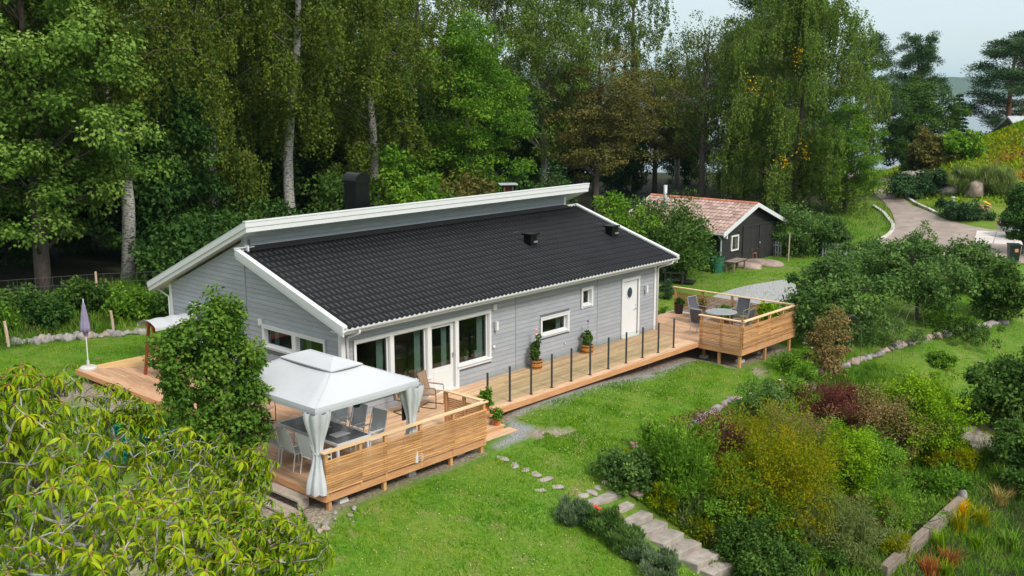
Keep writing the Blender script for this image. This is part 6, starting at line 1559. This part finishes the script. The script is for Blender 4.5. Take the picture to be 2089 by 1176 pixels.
# potted plants on the decks
def pot_plant(label, loc, pot, potmat, fol, fmat, leaf, h, w, seed, blooms=None, cat='pot plant'):
    r_ = empty('pot_plant', loc); tag(r_, label, cat)
    if pot == 'tub':
        n = 14; R0, R1, H_ = .19, .22, .30
        for i in range(n):
            a0, a1 = 2*math.pi*(i+.04)/n, 2*math.pi*(i+.96)/n; m = MB()
            V = [(R0*math.cos(a0), R0*math.sin(a0), 0), (R0*math.cos(a1), R0*math.sin(a1), 0), (R1*math.cos(a1), R1*math.sin(a1), H_), (R1*math.cos(a0), R1*math.sin(a0), H_)]
            V += [(x*.88, y*.88, z) for x, y, z in V]; m.add(V, [(0,1,2,3),(7,6,5,4),(3,2,6,7),(0,3,7,4),(1,5,6,2)]); m.build('stave', potmat, r_)
        for z in (.06, .22): MB().lathe([(.197+.02*z/.3+.006, z), (.20+.02*z/.3+.006, z+.03)], 20, cap=False).build('hoop', 'black_metal', r_)
        top = H_-.03; rr = .19
    elif pot == 'tall':
        MB().lathe([(.14, 0), (.19, .42), (.20, .44), (.185, .44), (.17, .38)], 18, cap=False).build('pot', potmat, r_, smooth=True); top = .40; rr = .17
    else:
        MB().lathe([(.085, 0), (.125, .17), (.14, .17), (.14, .21), (.115, .21), (.105, .17)], 16, cap=False).build('pot', potmat, r_, smooth=False); top = .18; rr = .11
    MB().lathe([(.005, top+.01), (rr, top)], 14, cap=False).build('soil', 'soil', r_)
    me = make_shrub(seed, w, w, h, 26, 60, leaf, fmat, w*.42, .2, 6, 'twig', .45)
    link('stems', me[0], r_, (0, 0, top)); link('foliage', me[1], r_, (0, 0, top))
    for (x, y, z, s, mt) in (blooms or []):
        MB().tube([(x*.4, y*.4, top), (x, y, z)], .006, 5).build('stalk', 'lf_bed', r_); MB().lathe([(.01, -s*.5), (s*.6, -s*.2), (s*.7, s*.2), (.02, s*.6)], 9, (x, y, z)).build('bloom', mt, r_)
pot_plant('wooden tub with pink hollyhock against the front wall left of the small window', (7.72, -.34, 0), 'tub', 'tub_wood', 0, 'lf_green', (.08, .055), .70, .14, 901, [(.02, .02, 1.30, .07, 'pink_flower'), (.0, .0, 1.15, .07, 'pink_flower'), (.04, -.02, 1.0, .08, 'rose_flower')])
pot_plant('wooden tub with dark purple flower against the front wall below the square window', (10.45, -.32, 0), 'tub', 'tub_wood', 0, 'lf_green', (.08, .055), .45, .13, 902, [(.03, 0, 1.12, .07, 'purple_flower')])
pot_plant('terracotta pot with leafy plant at the deck stair head', (3.36, -2.22, 0), 'pot', 'terracotta', 0, 'lf_bed', (.08, .05), .40, .16, 903)
pot_plant('terracotta pot with red flowered plant standing on a deck stair', (3.12, -2.88, -.23), 'pot', 'terracotta', 0, 'lf_bed', (.07, .05), .30, .13, 904, [(.08, -.05, .44, .03, 'red_flower'), (-.05, .06, .42, .03, 'red_flower'), (.02, .09, .47, .03, 'pink_flower')])
pot_plant('tall black planter at the open end of the far deck railing', (17.95, .85, 0), 'tall', 'planter_black', 0, 'lf_green', (.09, .03), .22, .16, 905)
pot_plant('terracotta pot with brownish plant behind the patio chairs', (17.85, -.25, 0), 'pot', 'terracotta', 0, 'lf_rosy', (.09, .05), .62, .26, 906)
pot_plant('potted leafy plant by the railing behind the round table', (17.85, -1.35, 0), 'pot', 'terracotta', 0, 'lf_bed', (.09, .05), .48, .24, 907)
pot_plant('black pot with bright tall leaves in the garden corner of the far deck', (17.7, -3.35, 0), 'tall', 'planter_black', 0, 'lf_lime', (.12, .07), .62, .26, 908)
# hanging basket below the gazebo edge
hb = empty('hanging_basket', (-.95, -1.75, 1.02)); tag(hb, 'hanging flower basket under the house side of the gazebo', 'hanging basket')
MB().lathe([(.08, 0), (.14, .14), (.15, .15), (.13, .15)], 14, cap=False).build('pot', 'planter_black', hb); mh = make_shrub(909, .21, .21, .34, 26, 60, (.06, .04), 'lf_green', .11); link('stems', mh[0], hb, (0, 0, .12)); link('foliage', mh[1], hb, (0, 0, .10))
MB().tube([(.0, 0, .15), (0, 0, .97)], .006, 5).build('hook', 'black_metal', hb)
for i in range(8): a = i*2.4; MB().lathe([(.005, 0), (.022, .01), (.005, .03)], 7, (.17*math.cos(a), .17*math.sin(a), .18+.03*(i % 3))).build('bloom', 'orange_flower' if i % 2 else 'pink_flower', hb)
# strap-leaf tufts: day lilies, grasses, ferns
def tuft(label, u, v, hpx, n, mat, seed, wid=.02, spread=.9, name='day_lily', cat='plant', group=None):
    p = gp(u, v); h = px2m(p, hpx); rg = np.random.default_rng(seed); V = []; F = []; vr = []
    for i in range(n):
        az = rg.uniform(0, 6.28); L = h*rg.uniform(.7, 1.25); k = spread*rg.uniform(.3, 1.0); d = np.array([math.cos(az), math.sin(az), 0]); s_ = np.array([-d[1], d[0], 0]); b0 = rg.normal(size=3)*np.array([.09, .09, 0])
        o = len(V)
        for j in range(5):
            t = j/4; c = b0+d*L*k*t*t*.9+np.array([0, 0, L*(t-.42*k*t*t)]); w = wid*(1-t**2)*.5+.001
            V += [c-s_*w, c+s_*w]
        F += [(o+2*j, o+2*j+1, o+2*j+3, o+2*j+2) for j in range(4)]; vr += [rg.random()]*4
    me = fast_mesh('blades', np.array(V), np.array(F), vr); me.materials.append(M[mat]); r_ = link(name, me, None, (p[0], p[1], gz(p[0], p[1]))); tag(r_, label, cat, group)
for i, (u, v, h, mt, lb) in enumerate(((1915, 1120, 50, 'lf_lime', 'bright green day lily tuft right of the timber wall'), (1955, 1085, 55, 'lf_gold', 'yellowing day lily tuft above the bright one'), (2000, 1070, 45, 'lf_gold', 'orange tinted day lily tuft near the right edge'), (1935, 1155, 45, 'lf_rust', 'rusty brown grass tuft by the timber wall'), (1895, 1172, 45, 'lf_rust', 'second rusty tuft at the bottom edge'), (1960, 1050, 35, 'lf_yellow', 'orange grass tuft at the upper end of the timber wall'), (1990, 1120, 40, 'lf_lime', 'light green tuft with a white flower at lower right'),
                                       (1840, 1110, 34, 'lf_pale', 'pale variegated tuft left of the timber wall'), (2010, 945, 60, 'lf_bed', 'green fern in front of the rock outcrop'), (2035, 985, 50, 'lf_bed', 'second fern right below the rock outcrop'), (2040, 1030, 45, 'lf_dry', 'dry grass tuft at the right edge'), (2060, 1120, 50, 'lf_bed', 'leafy tuft at the lower right corner'), (1925, 1176, 40, 'lf_lime', 'green tuft at the bottom right of the timber wall'), (1645, 775, 32, 'lf_bed', 'leafy tuft near the raised deck legs'))):
    tuft(lb, u, v, h, 110, mt, 1500+i, group='tufts in the lower garden')
# ---- foreground cherry tree
rg = np.random.default_rng(4242)
cc_ = atd(-30, 1335, 10.6); rxy, rzz = 3.0, 2.5
tb_ = np.array([cc_[0]-.3, cc_[1]+.2, gz(cc_[0]-.3, cc_[1]+.2)])
cl_ = []
while len(cl_) < 3500:
    d = rdir(rg, 1)[0]
    if d[2] < -.35: continue
    k = rg.uniform(.80, 1.02) if len(cl_) < 2700 else rg.uniform(.35, .82)
    lob = 1+.10*math.sin(4*math.atan2(d[1], d[0])+1.)+.08*math.sin(7*math.atan2(d[1], d[0])+6*d[2])+.05*math.sin(9*d[2]+3)
    c = cc_+d*np.array([rxy, rxy, rzz])*k*lob
    if d[2] < .05 and rg.random() < .6: continue        # fewer twigs low down in the crown's own shade
    if len(cl_) < 2700 and cl_ and min(np.sum((np.array(cl_)-c)**2, 1)) < .098**2: 
        if rg.random() < .96: continue
    cl_.append(c)
for i in range(130):      # the leader that stands above the crown at the left
    d = rdir(rg, 1)[0]; lead = atd(35, 830, 10.2); cl_.append(lead+d*np.array([.42, .42, .62])*rg.uniform(.5, 1.)*np.array([1, 1, .8]))
for u_, v_, dd_, rr_, k_ in ((575, 1125, 10.0, .52, 150), (470, 1060, 10.2, .50, 130), (500, 960, 11.2, .36, 70), (290, 850, 11.6, .30, 50)):      # side boughs
    for i in range(k_): cl_.append(atd(u_, v_, dd_)+rdir(rg, 1)[0]*np.array([1, 1, .8])*rr_*rg.uniform(.35, 1.))
cl_ = np.array(cl_)
# skeleton
fork = cc_+np.array([0, 0, -1.2]); nodes = [tb_, tb_+(fork-tb_)*.5, fork]; par = [-1, 0, 1]; plen = [0, 0, 0]; nodes_np = [*nodes]
for i in np.argsort(np.linalg.norm(cl_-fork, axis=1)):
    c = cl_[i]; nn_ = np.array(nodes_np); dd = np.linalg.norm(nn_-c, axis=1)+.35*np.array(plen); dd[:2] = 1e9; j = int(np.argmin(dd))
    dist = np.linalg.norm(nn_[j]-c)
    k = max(1, int(dist/.45)); prev = j
    for s in range(1, k+1):
        q_ = nn_[j]+(c-nn_[j])*s/k + (rg.normal(size=3)*.05 if s < k else 0); nodes_np.append(q_); par.append(prev); plen.append(plen[prev]+dist/k); prev = len(nodes_np)-1
cnt = [1]*len(nodes_np)
for i in range(len(nodes_np)-1, 0, -1): cnt[par[i]] += cnt[i]
tk = MB(); rad = [min(.20, .0028*c**.5+.002) for c in cnt]
for i in range(1, len(nodes_np)):
    a, b = nodes_np[par[i]], nodes_np[i]
    tk.tube([a, (a+b)/2+rg.normal(size=3)*.012, b], [min(rad[par[i]], rad[i]*1.25), rad[i]*1.08, rad[i]], 6, cap=False)
cherry = empty('cherry_tree', tuple(tb_)); tag(cherry, 'foreground tree with long drooping yellow green leaves at lower left', 'tree')
def sub(o): o.parent = cherry; o.matrix_parent_inverse = Matrix.Translation(-Vector(tb_)); return o
sub(link('trunk', bark_mesh('trunk', tk, 'bark_lichen')))
def cherry_leaf(bend, wid, curl):
    """long pointed leaf along +x, folded along its midrib, bending down; unit length"""
    V = []; n = 4
    for j in range(n+1):
        t = j/n; ang = -bend*t; x = t*(1-.18*bend*t); z = -.5*bend*t*t*.9; w = wid*math.sin(math.pi*min(1, t*.92+.04))**.8*(1-.25*t)
        V += [(x, -w, z+curl*w), (x, 0, z), (x, w, z+curl*w)]
    F = []
    for j in range(n): o = 3*j; F += [(o, o+1, o+4, o+3), (o+1, o+2, o+5, o+4)]
    return np.array(V), np.array(F)
LV = [cherry_leaf(b, w, c) for b, w, c in ((.8, .145, .5), (1.25, .14, .65), (1.0, .155, .35), (1.5, .13, .8))]
inst = []
for c in cl_:
    out = unit((c-cc_)*np.array([1, 1, .8])+np.array([0, 0, .8])); nl = rg.integers(7, 15); a0 = rg.uniform(0, 6.28); big = rg.uniform(.75, 1.2); cvv = rg.random()
    e1 = unit(np.cross(out, [0, 0, 1.0])+1e-3); e2 = np.cross(out, e1)
    for k in range(nl):
        a = a0+2*math.pi*k/nl+rg.uniform(-.45, .45); d = unit(e1*math.cos(a)+e2*math.sin(a)+out*rg.uniform(-.25, .6)+np.array([0, 0, -.50]))
        L = rg.uniform(.07, .135)*big; nrm = unit(out*.8+np.array([0, 0, .6])+rg.normal(size=3)*.4); sd_ = unit(np.cross(nrm, d)); nrm = np.cross(d, sd_)
        inst.append((c+d*.02, d, sd_, nrm, L, int(rg.integers(0, 4)), np.clip(.36*cvv+.46*rg.random()+.02, 0, 1)))
order = sorted(range(len(inst)), key=lambda i: float(np.linalg.norm(inst[i][0]-CC)))
crown = sub(empty('crown')); crown.parent = cherry; crown.matrix_parent_inverse = Matrix.Translation(-Vector(tb_))
lmesh = []
for V, F in LV:
    for vv in (.25, .45, .65, .85):
        me = fast_mesh('leaf', V, F, [vv]*len(F)); me.materials.append(M['lf_cherry']); me.polygons.foreach_set('use_smooth', [True]*len(F)); lmesh.append(me)
def in_view(p):
    d = np.asarray(p)-CC; w = d@_f; return w > 0 and -20 < PW/2+CF*(d@_r)/w < PW+20 and 0 < PH/2-CF*(d@_u)/w < PH+10
picked = [i for i in order if in_view(inst[i][0])][:300]; ps = set(picked)
for i in picked:
    p, d, s_, n_, L, k, vv = inst[i]; o = link('leaf', lmesh[k*4+min(3, int(vv*4))], crown)
    o.matrix_local = Matrix(((d[0]*L, s_[0]*L, n_[0]*L, p[0]), (d[1]*L, s_[1]*L, n_[1]*L, p[1]), (d[2]*L, s_[2]*L, n_[2]*L, p[2]), (0, 0, 0, 1)))
Vs, Fs, vs_, off = [], [], [], 0
for i in range(len(inst)):
    if i in ps: continue
    p, d, s_, n_, L, k, vv = inst[i]; V, F = LV[k]; Vs.append(p+L*(V[:, :1]*d+V[:, 1:2]*s_+V[:, 2:]*n_)); Fs.append(F+off); off += len(V); vs_ += [vv]*len(F)
me = fast_mesh('leaves', np.concatenate(Vs), np.concatenate(Fs), vs_); me.materials.append(M['lf_cherry']); me.polygons.foreach_set('use_smooth', [True]*len(me.polygons)); lo_ = link('leaves_beyond', me, crown); tag(lo_, kind='stuff')
pt_ = MB()
for i in range(0, len(inst), 1):
    p, d, s_, n_, L, k, vv = inst[i]; pt_.tube([p-d*.03, p+d*.003], [.0022, .002], 3, cap=False)
pm('petiole', (.26,.09,.025), (.34,.17,.05), 6, .6); o = pt_.build('leaf_stalks', 'petiole', crown); tag(o, kind='stuff')

# ---- lawn grass and ground cover
def near_mask(arr, x, y):
    i = np.clip(np.searchsorted(gy, y)-1, 0, ny_-1); j = np.clip(np.searchsorted(gx, x)-1, 0, nx_-1); return arr.reshape(ny_, nx_)[i, j]
def grass(name, areas, mat, seed, hmin, hmax, wid, keep, label, drygate=False):
    rg = np.random.default_rng(seed); X = []; Y = []
    for (x0, x1, y0, y1, n) in areas: X.append(rg.uniform(x0, x1, n)); Y.append(rg.uniform(y0, y1, n))
    X = np.concatenate(X); Y = np.concatenate(Y); k = keep(X, Y); X, Y = X[k], Y[k]; n = len(X); Z = T(X, Y)
    az = rg.uniform(0, 6.28, n); h = rg.uniform(hmin, hmax, n)*(1+.45*hash_noise(X, Y, 1.7, 4)+.35*hash_noise(X, Y, 4.3, 7)); w = wid*rg.uniform(.7, 1.3, n)
    ax = np.stack([np.cos(az), np.sin(az), 0*az], 1); le = rg.uniform(0, 6.28, n); lean = np.stack([np.cos(le), np.sin(le), 0*le], 1)*(h*rg.uniform(.2, .8, n))[:, None]
    b = np.stack([X, Y, Z-.005], 1); V = np.stack([b-ax*w[:, None], b+ax*w[:, None], b+lean+np.stack([0*h, 0*h, h], 1)], 1).reshape(-1, 3)
    patch = .5+.5*hash_noise(X, Y, .8, 9); me = fast_mesh(name, V, np.arange(3*n).reshape(n, 3), np.clip(.02+.38*patch+.25*hash_noise(X, Y, 3.7, 2)+.45*rg.random(n)+.22*(hash_noise(X, Y, 1.9, 12) > .45), 0, 1)); me.materials.append(M[mat]); tag(link(name, me), label, 'grass', kind='stuff')
DRV = [(1700,352),(1768,362),(1782,392),(1812,425),(1826,462),(1800,492),(1740,520),(1640,560),(2150,540),(2089,480),(2010,468),(1925,448),(1850,412),(1812,376),(1800,352),(1700,345)]
DRV = np.array([gp(*p)[:2] for p in DRV])
def off_drive(x, y):
    ins = np.zeros(len(x), bool); n = len(DRV)
    for i in range(n):
        (x1, y1), (x2, y2) = DRV[i], DRV[(i+1) % n]; c = (y1 > y) != (y2 > y)
        with np.errstate(divide='ignore', invalid='ignore'): ins ^= c & (x < (x2-x1)*(y-y1)/(y2-y1+1e-12)+x1)
    return ~ins
def lawn_keep(x, y):
    u = (x > -4.1) & (x < 18.5) & (y > -4.3) & (y < 9.2) & ~((y < -2.5) & (x > 3.6) & (x < 14.2))
    u |= (x > -2.6) & (x < 7) & (y > .8) & (y < 10.9)
    st_ = (x > 1.7) & (x < 3.9) & (y < -6.8)
    return ~u & ~st_ & (near_mask(gravel, x, y) < .5) & (near_mask(dirt, x, y) < .45) & (near_mask(forest, x, y) < .4)
grass('lawn_grass', [(-7, 7, -13, -3.9, 62000), (3, 20, -7.8, -2.4, 52000), (-9, 4, 8, 16.6, 32000), (16, 36, -10, 8, 52000)], 'lf_grassgreen', 61, .035, .085, .011, lawn_keep, 'short green lawn grass in front of the house')
def bed_keep(x, y): return (near_mask(forest, x, y) > .45) & ~((x < 3.9) & (x > 1.6) & (y > -11))
grass('bed_weeds', [(2.5, 20, -15, -6.4, 60000)], 'lf_bed', 62, .08, .26, .016, bed_keep, 'weedy ground cover between the garden shrubs')
grass('bank_weeds', [(-10, 9, 16.2, 23, 26000), (36, 60, -4, 16, 16000)], 'lf_bed', 63, .10, .38, .02, lambda x, y: ~((x > 36) & (y < 4)) & off_drive(x, y), 'rough weeds along the wood edge')
rg = np.random.default_rng(640); X = rg.uniform(-6, 14, 2600); Y = rg.uniform(-12, -2.6, 2600); k = lawn_keep(X, Y); X, Y = X[k], Y[k]; n = len(X)
me = leaf_mesh('lawn_clover', np.stack([X, Y, T(X, Y)+.05], 1), unit(rdir(rg, n)*np.array([1, 1, .2])), unit(rdir(rg, n)*.3+np.array([0, 0, 1.])), rg.uniform(.02, .06, n), rg.uniform(.02, .05, n), rg.random(n), 'lf_clover'); tag(link('lawn_clover', me), 'pale clover heads and fallen leaves scattered on the lawn', 'clover', kind='stuff')
# creeping ground cover right of the steps
rg = np.random.default_rng(64); n = 16000; ty = rg.uniform(-11.5, -6.8, n); tx = 2.95+.24*(-6.95-ty)+np.abs(rg.normal(size=n))*.32; P = np.stack([tx, ty, T(tx, ty)+rg.uniform(.02, .12, n)], 1)
me = leaf_mesh('ground_cover', P, unit(rdir(rg, n)+np.array([0, 0, .1])), unit(rdir(rg, n)*.5+np.array([0, 0, 1.])), .06, .05, rg.random(n), 'lf_lime'); tag(link('ground_cover', me), 'bright creeping ground cover along the right of the stone steps', 'ground cover', kind='stuff')
# moss and heather cover on the mound
n = 50000; mx_ = rg.normal(82, 11, n); my_ = rg.normal(3, 9, n); P = np.stack([mx_, my_, T(mx_, my_)+rg.uniform(0, .12, n)], 1); k = P[:, 2] > .6; P = P[k]
hn = hash_noise(P[:, 0], P[:, 1], .7, 6)*.7+rg.normal(size=len(P))*.22
for nm, mt, sel, lb in (('mound_moss', 'lf_lime', hn > -.05, 'lime green creeping cover on the mound'), ('mound_heather', 'lf_rust', hn < -.5, 'rusty heather patches on the mound'), ('mound_grass', 'lf_gold', (hn >= -.5) & (hn <= -.05), 'yellowish grass on the mound')):
    Q = P[sel]; m_ = len(Q); tag(link(nm, leaf_mesh(nm, Q, unit(rdir(rg, m_)*.8+np.array([0, 0, .8])), unit(rdir(rg, m_)+np.array([0, 0, .6])), rg.uniform(.15, .4, m_), rg.uniform(.08, .2, m_), rg.random(m_), mt)), lb, 'ground cover', kind='stuff')
# gravel stones and flower specks at the near deck corner
for i in range(14):
    x = rnd.uniform(-4.5, -3.0); y = rnd.uniform(-4.7, -4.0); s = rnd.uniform(.03, .12)
    rock('corner_stone', (x, y, gz(x, y)+s*.3), (s, s*.8, s*.6), 'stone' if i % 3 else 'stone_warm', 950+i, label='loose stone lying below the near deck corner', cat='stone', group='loose stones below the near deck corner')
# ================================================================== haze
hz_ = MB().box(-400, 5300, -400, 5300, -26, 60); hzo = hz_.build('haze', 'white'); tag(hzo, kind='stuff')
m, n, N = newmat('haze'); out = N('ShaderNodeOutputMaterial'); pv = N('ShaderNodeVolumePrincipled'); n.links.new(pv.outputs[0], out.inputs['Volume'])
pv.inputs['Color'].default_value = (.45, .74, .85, 1); pv.inputs['Density'].default_value = .00008; pv.inputs['Anisotropy'].default_value = 0
hzo.data.materials.clear(); hzo.data.materials.append(M['haze'])
